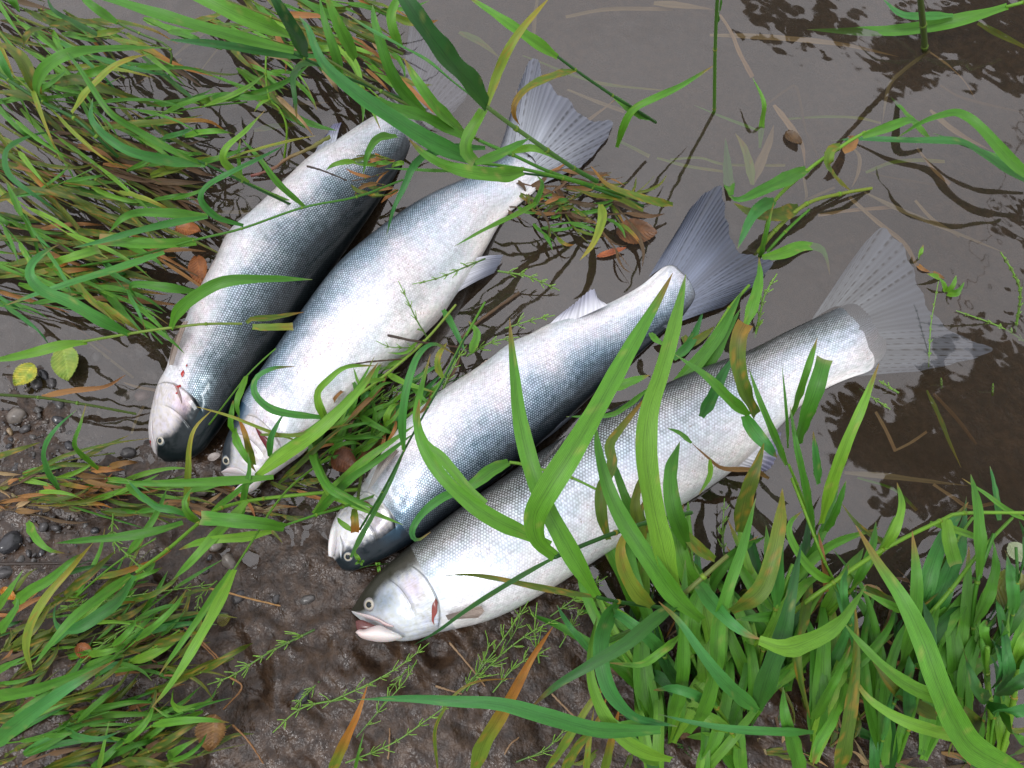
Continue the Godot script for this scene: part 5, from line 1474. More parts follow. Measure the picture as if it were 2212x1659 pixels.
# ---------------------------------------------------------------- between and below the trout
func make_middle_grass() -> void:
	var o := grass("blue green folded blade standing between the third and the middle trout", "N", 1590, 1150)
	stalk(o, "N", 20, "k", [1240, 1780, 7, 1420, 1480, 11, 1590, 1155, 15, 1780, 810, 15, 1910, 580, 13, 2080, 250, 8])
	leaf(o, "N", 72, "b", [1588, 1150, 15, 1580, 960, 18, 1595, 760, 20, 1640, 560, 21, 1710, 390, 21, 1830, 310, 20, 1990, 390, 18])
	leaf(o, "N", 82, "g", [2240, 1570, 20, 2080, 1430, 20, 1880, 1200, 20, 1760, 1100, 20, 1690, 900, 20, 1720, 700, 19, 1800, 390, 17])
	stalk(o, "N", 26, "l", [1500, 960, 3, 1780, 760, 5, 1910, 570, 6, 2050, 300, 6, 2230, -20, 5])
	leaf(o, "N", 56, "y", [1900, 580, 9, 1860, 500, 10, 1865, 400, 11, 1930, 300, 10])
	o = grass("long pale grass blade slanting from the open water to the middle trout's throat", "N", 880, 1650)
	leaf(o, "N", 86, "l", [875, 1655, 4, 1060, 1440, 7, 1250, 1260, 9, 1450, 1110, 10, 1680, 950, 9])
	leaf(o, "N", 64, "g", [840, 1090, 7, 900, 1290, 10, 990, 1450, 12, 1120, 1540, 12, 1320, 1640, 9])
	leaf(o, "N", 30, "d", [930, 1650, 3, 1100, 1590, 5, 1260, 1500, 6])
	leaf(o, "N", 30, "k", [1340, 1660, 12, 1450, 1480, 14, 1600, 1150, 14])
	o = grass("spray of bright grass along the third trout's belly", "N", 1400, 600)
	stalk(o, "N", 26, "l", [800, 1080, 4, 1060, 840, 5, 1400, 590, 6, 1750, 290, 6, 2000, 0, 5])
	leaf(o, "N", 96, "l", [420, 1360, 8, 640, 1170, 9, 860, 1010, 10, 1060, 830, 10, 1180, 680, 9])
	leaf(o, "N", 36, "l", [1440, 590, 7, 1330, 600, 8, 1240, 625, 8, 1190, 500, 7])
	leaf(o, "N", 26, "g", [1160, 770, 7, 1230, 640, 9, 1290, 540, 10, 1355, 410, 9])
	leaf(o, "N", 50, "l", [985, 920, 8, 930, 800, 10, 905, 710, 10, 950, 640, 10, 1050, 540, 9, 1140, 480, 8])
	leaf(o, "N", 30, "l", [1700, 290, 6, 1600, 380, 7, 1460, 380, 7])
	leaf(o, "N", 40, "l", [740, 1080, 5, 900, 1000, 7, 1080, 930, 8, 1160, 740, 7])
	leaf(o, "N", 60, "g", [1240, 880, 3, 1370, 960, 5, 1540, 1040, 4])
	leaf(o, "N", 44, "g", [1640, 620, 4, 1740, 740, 6, 1820, 790, 5])
	leaf(o, "N", 54, "b", [1250, 750, 4, 1300, 710, 5, 1340, 690, 4])
	leaf(o, "N", 52, "l", [1450, 540, 4, 1600, 620, 6, 1840, 695, 5])
	leaf(o, "N", 40, "o", [1140, 930, 4, 1260, 800, 5, 1400, 660, 5, 1460, 540, 4])
	leaf(o, "N", 60, "b", [1900, 40, 4, 1980, 180, 5, 2080, 380, 4])
	leaf(o, "N", 70, "g", [2120, 380, 3, 2170, 230, 4, 2100, 130, 4])
	o = grass("green blades floating between the middle trout's tail and the nearest trout's back", "F", 300, 260)
	stalk(o, "F", 26, "l", [100, 780, 1, 300, 520, 2, 420, 330, 2.4, 540, 190, 2])
	leaf(o, "F", 86, "g", [70, 800, 1, 200, 690, 2, 360, 480, 2.6, 500, 220, 2.6])
	leaf(o, "F", 66, "g", [130, 790, 1, 300, 660, 1.6, 420, 450, 2, 490, 330, 2])
	leaf(o, "F", 60, "b", [80, 640, 0.4, 180, 540, 0.8, 260, 350, 0.6])
	leaf(o, "F", 60, "d", [140, 500, 0.2, 180, 545, 0.5, 260, 500, 0.8, 330, 440, 0.8])
	leaf(o, "F", 70, "g", [520, 430, 4, 560, 320, 5, 600, 150, 5, 600, 20, 4])
	leaf(o, "F", 44, "g", [-60, 480, 4, -30, 520, 5, 40, 560, 5])
	o = grass("cut green blade lying between the two right trout", "J", 180, 540)
	leaf(o, "J", 92, "g", [175, 545, 8.5, 60, 600, 9, -60, 690, 9, -230, 790, 8])
	stalk(o, "J", 22, "l", [180, 545, 9, 260, 556, 9, 420, 600, 9, 600, 650, 10, 780, 735, 10])
	leaf(o, "J", 40, "g", [1100, 60, 6, 960, 170, 7, 840, 230, 7, 560, 240, 6])
	leaf(o, "J", 70, "g", [860, 50, 3, 980, 10, 4, 1120, -40, 4])
	o = grass("narrow blade bent over the middle trout's cheek", "K", 400, 260)
	stalk(o, "K", 36, "d", [430, -60, 4, 400, 160, 6, 372, 260, 7])
	leaf(o, "K", 84, "m", [372, 255, 7, 370, 330, 8, 375, 400, 8, 372, 490, 7], true)
	leaf(o, "K", 56, "l", [350, 480, 7, 280, 430, 7, 225, 385, 7, 192, 345, 6])
	leaf(o, "K", 56, "k", [330, 740, 7, 420, 560, 8, 520, 380, 9, 640, 150, 10, 760, -80, 9])
	leaf(o, "K", 86, "l", [20, -40, 6, 150, 120, 7, 300, 190, 8, 560, 300, 8, 850, 420, 7])
	leaf(o, "K", 90, "b", [1460, 70, 8, 1250, 140, 9, 1060, 280, 9, 950, 430, 9, 940, 530, 8, 1000, 570, 7, 1120, 490, 7])

# ---------------------------------------------------------------- front edge
func make_low_grass() -> void:
	var o := grass("long level green blade across the mud in front of the nearest trout", "H", 2100, 1430)
	leaf(o, "H", 104, "b", [2130, 1430, 17, 1950, 1435, 18, 1700, 1425, 20, 1400, 1345, 22, 1100, 1265, 23, 800, 1245, 23, 500, 1228, 22, 175, 1235, 20])
	leaf(o, "H", 92, "k", [2260, 590, 20, 2080, 730, 22, 1900, 880, 23, 1680, 1010, 23, 1450, 1150, 22, 1275, 1305, 20])
	leaf(o, "H", 56, "g", [2250, 830, 16, 2130, 930, 17, 2000, 1010, 16, 1805, 1000, 15])
	o = grass("yellow and orange blotched blade standing on the mud at the front", "H", 950, 1660)
	leaf(o, "H", 108, "m", [920, 1720, 8, 990, 1520, 12, 1090, 1350, 15, 1200, 1150, 18, 1310, 950, 19, 1438, 765, 18])
	leaf(o, "H", 24, "m", [695, 1700, 5, 675, 1450, 9, 730, 1310, 11, 820, 1190, 12, 950, 1120, 12, 1185, 1100, 10])
	o = grass("yellow tipped blade at the front left of the muddy patch", "H", 20, 1660)
	leaf(o, "H", 76, "m", [0, 1720, 6, 80, 1530, 10, 180, 1320, 13, 238, 1150, 13])
	leaf(o, "H", 24, "g", [160, 1690, 5, 185, 1570, 8, 218, 1450, 8])
	o = grass("fading yellow green blades at the front below the level blade", "H", 1500, 1700)
	leaf(o, "H", 66, "y", [1390, 1700, 7, 1540, 1470, 11, 1700, 1230, 13, 1830, 1080, 12])
	leaf(o, "H", 64, "m", [1490, 1720, 5, 1600, 1530, 8, 1720, 1380, 10, 1790, 1200, 10])
	leaf(o, "H", 66, "m", [1760, 1720, 5, 1810, 1500, 9, 1870, 1280, 11])
	leaf(o, "H", 44, "y", [1650, 1720, 4, 1665, 1550, 7, 1700, 1300, 8])
	leaf(o, "H", 100, "l", [2120, 1640, 10, 2000, 1560, 13, 1900, 1440, 14, 1800, 1330, 14])
	leaf(o, "H", 74, "g", [1800, 1445, 9, 1900, 1400, 11, 2090, 1400, 10])
# ---------------------------------------------------------------- stones, fallen leaves, twigs, horsetail
func make_small_things() -> void:
	var shapes := [stone_mesh(71, 0.55), stone_mesh(72, 0.62), stone_mesh(73, 0.48), stone_mesh(74, 0.7)]
	var mats := [stone_mat(Color(0.055, 0.052, 0.052)), stone_mat(Color(0.10, 0.095, 0.09)), stone_mat(Color(0.15, 0.13, 0.11)), stone_mat(Color(0.035, 0.036, 0.04), 0.2), stone_mat(Color(0.25, 0.18, 0.10)), stone_mat(Color(0.20, 0.12, 0.10))]
	pebble(shapes[0], mats[2], "D", 105, 1045, 62, "large grey pebble lying highest on the stony patch at the left edge")
	pebble(shapes[1], mats[0], "D", 820, 1275, 52, "dark wet oval stone beside the muzzle of the farthest trout", 0.4)
	pebble(shapes[2], mats[3], "D", 372, 1068, 40, "round charcoal pebble at the edge of the shallow puddle")
	pebble(shapes[3], mats[4], "D", 68, 1148, 26, "small tan pebble among dark ones at the left edge")
	pebble(shapes[0], mats[5], "D", 890, 890, 52, "reddish brown wet stone in the puddle beside the farthest trout's cheek", 0.45)
	pebble(shapes[1], mats[3], "G", 80, 235, 86, "largest dark stone at the left edge below the grass stems", 0.5)
	pebble(shapes[2], mats[0], "G", 55, 420, 62, "dark stone at the left edge, below the largest one", 0.5)
	pebble(shapes[3], mats[1], "G", 1990, 590, 48, "grey oval stone set in bare mud left of the nearest trout's mouth", 0.62)
	pebble(shapes[0], mats[0], "G", 1785, 590, 30, "small grey stone in bare mud beside the tan twig's end", 0.62)
	pebble(shapes[1], mats[0], "G", 1545, 570, 54, "dark flat stone sunk in mud under the tan twig", 0.62)
	pebble(shapes[2], mats[2], "G", 1480, 350, 58, "brown stone half sunk in mud behind the drooping bright blade", 0.6)
	pebble(shapes[3], mats[3], "G", 690, 440, 30, "bluish dark pebble in mud left of the folded pale blades", 0.5)
	pebble(shapes[1], mats[3], "G", 1975, 1215, 60, "black stone sunk in mud below the dark horsetail sprig", 0.66)
	pebble(shapes[0], mats[1], "G", 160, 342, 30, "pale grey pebble beside the largest dark stone")
	var spots := [["D", 375, 968, 40, 0], ["D", 430, 1232, 42, 3], ["D", 222, 830, 48, 0], ["D", 320, 822, 44, 0], ["D", 270, 772, 40, 3], ["D", 160, 1132, 38, 0], ["D", 235, 1005, 28, 1], ["D", 450, 1330, 30, 3], ["D", 528, 1362, 26, 0], ["D", 92, 1392, 32, 0],
		["D", 210, 1180, 24, 1], ["D", 500, 1015, 40, 1], ["D", 590, 640, 40, 1], ["D", 440, 1140, 24, 0], ["D", 560, 1080, 24, 1], ["D", 610, 1010, 22, 2], ["D", 800, 900, 56, 2], ["G", 610, 482, 22, 3], ["G", 1335, 412, 26, 0], ["G", 1400, 245, 46, 2], ["G", 1440, 700, 46, 1], ["G", 240, 350, 22, 1], ["G", 300, 130, 34, 0], ["G", 375, 135, 36, 0], ["G", 625, 150, 30, 3], ["G", 1362, 322, 22, 3],
		["D", 600, 1490, 26, 0], ["D", 1290, 1530, 50, 2], ["D", 1250, 1620, 40, 0], ["G", 290, 295, 24, 3], ["G", 210, 300, 26, 0], ["G", 560, 120, 22, 1], ["G", 1180, 790, 40, 3], ["D", 1830, 1630, 50, 2]]
	for p in spots: pebble(shapes[rng.randi() % 4], mats[p[4]], p[0], p[1], p[2], p[3], whereabouts(["dark wet", "grey", "brown", "black"][p[4]] + " stone bedded in mud", ZONES[p[0]][0] + p[1] * ZONES[p[0]][2], ZONES[p[0]][1] + p[2] * ZONES[p[0]][2]), 0.45)
	var many: Array[Transform3D] = []
	var tint := []
	for k in 420:
		var y := rng.randf_range(760, 1460)
		var x := rng.randf_range(-60, 640) * (1.0 if y > 980 else 0.75)
		if rng.randf() < 0.2:
			x = rng.randf_range(0, 520)
			y = 1640.0 + rng.randf_range(40, 330)
		var mk: int = [0, 0, 1, 1, 2, 3][rng.randi() % 6]
		if k < 50: pebble(shapes[rng.randi() % 4], mats[mk], "D", x, y, rng.randf_range(12, 21), whereabouts("small %s pebble" % ["dark wet", "grey", "brown", "black"][mk], x * 0.3348, 548.6 + y * 0.3348), 0.3)
		else:
			var w := at("D", x, y, 0.005)
			var r := metres("D", rng.randf_range(3.5, 10), w)
			many.append(Transform3D(Basis.from_euler(Vector3(0, rng.randf() * TAU, 0)).scaled(Vector3.ONE * r), Vector3(w.x, ground(w.x, w.z) + r * 0.25, w.z)))
			tint.append([Color(0.055, 0.052, 0.052), Color(0.10, 0.095, 0.09), Color(0.15, 0.13, 0.11), Color(0.04, 0.04, 0.045)][mk])
	var mm := MultiMesh.new()
	mm.transform_format = MultiMesh.TRANSFORM_3D
	mm.use_colors = true
	mm.mesh = shapes[1]
	mm.instance_count = many.size()
	for k in many.size():
		mm.set_instance_transform(k, many[k])
		mm.set_instance_color(k, tint[k])
	var gravel := MultiMeshInstance3D.new()
	gravel.name = "gravel"; gravel.multimesh = mm; gravel.material_override = M.pebble
	add_child(gravel)
	tag(gravel, "fine wet gravel between the pebbles at the left", "gravel", "", "stuff")

	# fallen leaves
	var g0 := Color(0.15, 0.26, 0.03)
	var g1 := Color(0.27, 0.34, 0.05)
	flat_leaf("fallen_leaf", "ribbed yellow green leaf lying flat beside the puddle at the left", "leaf", "D", 408, 596, 440, 818, 172, g0, g1, 0.9, 0.14, 0.05, "fallen leaves")
	flat_leaf("fallen_leaf", "torn yellowing green leaf at the left edge below the ribbed one", "leaf", "D", 225, 715, 95, 850, 150, g0, Color(0.50, 0.44, 0.04), 0.9, 0.16, 0.12, "fallen leaves")
	var o0 := Color(0.36, 0.13, 0.035)
	var o1 := Color(0.25, 0.09, 0.03)
	flat_leaf("fallen_leaf", "orange dead leaf beside the belly of the farthest trout", "leaf", "D", 1275, 20, 1300, 205, 120, o0, o1, 2.0, 0.3, 0.05, "fallen leaves")
	flat_leaf("fallen_leaf", "orange dead leaf under the level blades above the farthest trout's belly", "leaf", "A", 1130, 1465, 1300, 1500, 110, o0, o1, 2.0, 0.3, 0.05, "fallen leaves")
	flat_leaf("fallen_leaf", "crumpled brown leaf on the water above the middle trout's throat", "leaf", "N", 1035, 1200, 1225, 1310, 190, Color(0.16, 0.055, 0.022), Color(0.09, 0.035, 0.016), 1.4, 0.45, 0.05, "fallen leaves")
	flat_leaf("fallen_leaf", "curled tan dead leaf on the mud at the lower left", "leaf", "G", 1400, 1330, 1360, 1570, 190, Color(0.30, 0.17, 0.06), Color(0.19, 0.10, 0.04), 3.6, 0.5, 0.1, "fallen leaves")
	flat_leaf("fallen_leaf", "big brown leaf soaked in the water left of the raised tail", "leaf", "B", 1845, 1500, 2110, 1500, 190, Color(0.16, 0.065, 0.02), Color(0.09, 0.04, 0.015), 0.2, 0.12, 0.04, "fallen leaves")
	flat_leaf("fallen_leaf", "slim orange red leaf floating below the big soaked leaf", "leaf", "B", 1720, 1655, 1910, 1600, 46, Color(0.42, 0.12, 0.03), Color(0.25, 0.07, 0.03), 0.3, 0.2, 0.02, "fallen leaves")
	flat_leaf("fallen_leaf", "small dark brown leaf floating alone in the open water", "leaf", "C", 765, 800, 855, 880, 84, Color(0.11, 0.06, 0.02), Color(0.06, 0.035, 0.015), 0.2, 0.25, 0.05, "fallen leaves")
	flat_leaf("fallen_leaf", "bright orange scrap of leaf on the mud at the left edge", "leaf", "G", 15, 520, 105, 590, 64, Color(0.52, 0.24, 0.03), Color(0.40, 0.16, 0.02), 3.0, 0.3, 0.08, "fallen leaves")
	flat_leaf("fallen_leaf", "blotched yellow green lobed leaf at the right edge above the herb", "leaf", "I", 2020, 470, 2280, 540, 260, Color(0.09, 0.14, 0.02), Color(0.20, 0.20, 0.025), 2.5, 0.10, 0.05, "fallen leaves")
	flat_leaf("fallen_leaf", "grey green leaf awash at the right edge", "leaf", "I", 2120, 215, 2230, 330, 120, Color(0.30, 0.34, 0.22), Color(0.22, 0.27, 0.14), 0.3, 0.08, 0.03, "fallen leaves")
	flat_leaf("fallen_leaf", "pale small leaf wedged beside the gaping trout's forehead", "leaf", "M", 890, 1180, 1060, 1130, 110, Color(0.42, 0.38, 0.35), Color(0.34, 0.30, 0.28), 1.0, 0.2, 0.02, "fallen leaves")
	flat_leaf("fallen_leaf", "brown dead leaf in the lower left tussock", "leaf", "G", 500, 890, 600, 960, 90, o0, o1, 4.0, 0.4, 0.06, "fallen leaves")
	flat_leaf("fallen_leaf", "tan dead leaf lying under the lower right tussock", "leaf", "H", 2030, 1000, 2130, 1110, 90, Color(0.36, 0.24, 0.12), Color(0.24, 0.14, 0.06), 3.0, 0.4, 0.06, "fallen leaves")
	flat_leaf("fallen_leaf", "yellow green leaf stuck in the mud left of the nearest trout", "leaf", "G", 1400, 740, 1490, 700, 80, Color(0.16, 0.15, 0.03), Color(0.12, 0.10, 0.03), 1.7, 0.1, 0.03, "fallen leaves")

	# twigs
	var tan0 := Color(0.42, 0.23, 0.08)
	var dk := Color(0.045, 0.03, 0.022)
	stick("twig", "tan jointed straw lying on the bare mud", "twig", "G", 15, tan0, tan0, [1350, 520, 2.2, 1500, 555, 2.3, 1650, 595, 2.2, 1810, 632, 1.9], "twigs on the ground")
	stick("twig", "long dark rotten twig on the mud at the left edge", "twig", "G", 22, dk, dk, [-60, 362, 2.2, 250, 360, 2.4, 500, 356, 2.4, 790, 350, 2.2], "twigs on the ground")
	stick("twig", "dark twig resting on the farthest trout's upper flank", "twig", "A", 14, dk, dk, [1980, 1072, 9.5, 2080, 1100, 9.5, 2240, 1165, 9], "twigs on the ground")
	stick("twig", "black twig ending on the third trout's belly", "twig", "E", 18, dk, Color(0.10, 0.05, 0.03), [370, 525, 7.5, 540, 560, 7, 700, 585, 5, 900, 610, 3], "twigs on the ground")
	stick("twig", "thin dark twig across the third trout's belly, below the black one", "twig", "E", 13, dk, Color(0.12, 0.06, 0.03), [110, 718, 7.5, 260, 695, 7, 480, 678, 5], "twigs on the ground")
	stick("twig", "reddish stem reaching down to the farthest trout's belly fin", "twig", "A", 26, Color(0.16, 0.20, 0.03), Color(0.30, 0.10, 0.09), [2130, 880, 2, 1990, 960, 2, 1860, 1020, 1.5, 1760, 1090, 1, 1620, 1135, 0.5], "twigs on the ground")
	stick("twig", "brown twig under water between the third trout and the middle one", "twig", "E", 24, Color(0.10, 0.06, 0.03), Color(0.14, 0.08, 0.04), [1220, 250, 0.2, 1060, 360, 0.5, 930, 460, 0.4, 840, 550, 0.4], "twigs on the ground")
	stick("twig", "dark curved stem at the left muzzle of the mud patch", "twig", "G", 12, dk, dk, [1570, 410, 1.6, 1650, 370, 1.8, 1740, 335, 1.6], "twigs on the ground")
	for q in [[1040, 760, 1240, 830, 1430, 1010], [1120, 715, 1290, 850, 1440, 1000], [1500, 1400, 1600, 1500, 1700, 1650], [1480, 1090, 1560, 1160, 1440, 1300], [860, 920, 980, 980, 1020, 1010], [880, 1275, 920, 1340, 930, 1400], [1060, 1080, 1250, 1080, 1340, 1030]]:
		stick("dry_stem", whereabouts("dry orange brown stem", q[2] * 0.3348, 1097.0 + q[3] * 0.3348), "dry grass", "G", 14, Color(0.32, 0.16, 0.06), Color(0.26, 0.12, 0.04), [q[0], q[1], 3.2, q[2], q[3], 3.6, q[4], q[5], 2.8], "dry stems on the mud")
	for q in [[770, 870, 900, 1020, 1000, 1150], [680, 1150, 780, 1180, 850, 1200], [370, 1640, 380, 1560, 385, 1420], [1100, 1640, 1160, 1530, 1220, 1480], [1430, 1200, 1560, 1330, 1700, 1440], [1900, 830, 2020, 920, 2212, 1010]]:
		stick("dry_stem", whereabouts("pale dry stem", 713.0 + q[2] * 0.3348, 1097.0 + q[3] * 0.3348), "dry grass", "H", 15, Color(0.32, 0.21, 0.12), Color(0.28, 0.16, 0.08), [q[0], q[1], 2.2, q[2], q[3], 2.6, q[4], q[5], 2.4], "dry stems on the mud")

	# drowned straws in the pool: zone, width, kind, trace
	var st := [["C", 60, "s", 300, 215, -1.4, 700, 232, -1.2, 1100, 270, -1.0, 1450, 345, -0.8], ["C", 26, "y", 780, 722, -0.9, 1000, 710, -0.8, 1200, 718, -0.7, 1340, 750, -0.7], ["C", 44, "s", 1640, 320, -1.0, 1760, 410, -1.2, 1850, 500, -1.6, 1920, 610, -2.2], ["C", 46, "s", 1640, 310, -0.6, 1480, 430, -0.9, 1390, 530, -1.1, 1350, 750, -1.4],
		["C", 44, "s", 1240, 1170, -0.8, 1420, 1260, -1.0, 1600, 1335, -1.2, 2100, 1540, -2.0], ["C", 40, "s", 1150, 1200, -1.0, 1320, 1350, -1.2, 1480, 1480, -1.4, 1560, 1620, -1.8], ["C", 34, "s", 960, 1310, -1.4, 1150, 1280, -1.4, 1420, 1260, -1.6], ["C", 30, "w", 640, 640, -1.0, 770, 545, -0.7, 830, 540, -0.7, 880, 790, -0.6, 905, 840, -0.6, 975, 1000, -0.9],
		["C", 60, "s", 690, 640, -1.0, 790, 770, -0.9, 860, 880, -0.6, 880, 1010, -0.5], ["C", 26, "s", 860, 1010, -0.5, 890, 1180, -0.6, 890, 1210, -0.6, 1060, 1140, -0.8], ["C", 44, "s", 1170, 900, -0.3, 1210, 960, -0.6, 1200, 1060, -0.7, 1165, 1140, -0.8], ["C", 60, "y", 1930, 140, -0.5, 2080, 220, -0.9, 2300, 330, -1.4],
		["C", 36, "y", 1250, 1050, -1.2, 1400, 990, -0.9, 1560, 975, -0.9, 1730, 985, -1.2], ["C", 30, "s", 1560, 900, -0.8, 1660, 1030, -1.0, 1760, 1120, -1.6], ["C", 50, "s", 1640, 670, -0.2, 1740, 760, -0.7, 1860, 840, -1.0, 2000, 910, -1.4], ["C", 70, "s", -40, 20, -1.4, 160, 40, -0.8, 330, 60, -0.4], ["C", 26, "y", 60, 970, -1, 240, 960, -0.8, 400, 1000, -0.8, 760, 1005, -1.2], ["C", 30, "y", -20, 960, -1, 160, 1010, -0.8, 380, 1045, -1.0],
		["C", 40, "s", 360, 90, -0.6, 430, 200, -1.0, 480, 320, -1.3, 560, 470, -1.6], ["C", 26, "w", 1080, 960, -1.5, 1300, 1060, -1.6, 1700, 1130, -2.0], ["C", 34, "s", 1550, 1220, -1.5, 1660, 1340, -1.6, 1820, 1440, -1.8], ["C", 30, "w", 1700, 520, -1.6, 1850, 600, -1.8, 2212, 690, -2.4],
		["F", 60, "s", 1120, 1330, -0.8, 1350, 1350, -0.6, 1600, 1380, -0.6, 1870, 1410, -1.0], ["F", 46, "y", 1620, 830, -1.4, 1700, 1000, -1.6, 1760, 1150, -1.8, 1830, 1300, -2.0], ["F", 34, "s", 1310, 960, -0.8, 1370, 1070, -0.8, 1430, 1200, -1.0], ["F", 26, "s", 1420, 1200, -1.0, 1520, 1150, -0.9, 1620, 1080, -0.9], ["F", 36, "s", 1660, 1400, -0.6, 1780, 1480, -0.6, 1880, 1540, -0.4, 2030, 1515, -0.4], ["F", 40, "w", 1660, 850, -1.8, 1800, 1000, -2.2, 1920, 1160, -2.5], ["F", 30, "g", 1200, 1360, -1, 1420, 1430, -1.1, 1560, 1560, -1.4],
		["B", 60, "y", 470, 60, -0.6, 560, 170, -0.8, 640, 280, -1.0], ["B", 80, "y", 830, 210, -1.4, 960, 270, -1.2, 1090, 370, -1.2], ["B", 40, "s", 1340, -20, -1.4, 1320, 120, -1.4, 1310, 240, -1.5], ["B", 40, "s", 1520, 110, -2, 1800, 60, -1.8, 2212, 60, -1.8], ["B", 50, "y", 1240, 360, -1.6, 1700, 530, -1.4, 2212, 590, -1.2], ["B", 40, "s", 1530, 580, -1.2, 1700, 650, -1.1, 1900, 720, -1.1], ["B", 60, "s", 1200, 590, -0.2, 1400, 690, -0.2, 1590, 800, -0.2, 1740, 720, 0.2, 1840, 640, 0.6], ["B", 40, "y", 1840, 900, -0.8, 1960, 960, -0.7, 2060, 1010, -0.7],
		["A", 50, "s", 1170, 380, -1.2, 1100, 420, -1.2, 880, 540, -1.4], ["A", 44, "s", 1350, 180, -1, 1200, 300, -1, 1060, 420, -1.2], ["A", 70, "y", 1640, 840, -0.6, 1800, 815, -0.4, 1990, 800, -0.5], ["A", 50, "s", 1880, 650, -0.5, 2000, 665, -0.3, 2120, 660, -0.4], ["A", 40, "s", 1330, 1370, -0.4, 1600, 1370, -0.2, 1900, 1400, -0.2], ["A", 34, "o", 1990, 1500, 0.6, 1930, 1640, 0.8], ["A", 30, "s", 1280, 480, -0.6, 1420, 300, -0.6], ["A", 60, "s", 2100, 820, -0.5, 2150, 1000, -0.4, 2180, 1260, 0.2],
		["D", 26, "s", 560, 560, -0.4, 760, 720, -0.3, 860, 800, -0.2], ["D", 22, "w", 430, 420, -0.2, 560, 520, -0.2, 720, 640, -0.2], ["D", 30, "s", 850, 1160, 0, 880, 1070, 0, 930, 980, 0], ["D", 30, "s", 800, 830, -0.2, 900, 860, 0.2, 1010, 880, 0.4]]
	for q in st:
		var w := at(q[0], q[3], q[4], q[5] * 0.01)
		var o := thing("sunken_straw", whereabouts("%s sunken blade" % {"s": "straw coloured", "y": "yellow", "w": "dark brown", "o": "orange", "g": "green"}[q[2]], ZONES[q[0]][0] + q[6] * ZONES[q[0]][2], ZONES[q[0]][1] + q[7] * ZONES[q[0]][2]), "dead grass", Vector3(w.x, w.y, w.z), "dead grass sunk in the pool")
		var low: Array = q.slice(3)
		for k in range(2, low.size(), 3): low[k] -= 0.5
		leaf(o, q[0], q[1] * 0.62, q[2], low, q[1] < 42, rng.randf_range(-0.4, 0.4))

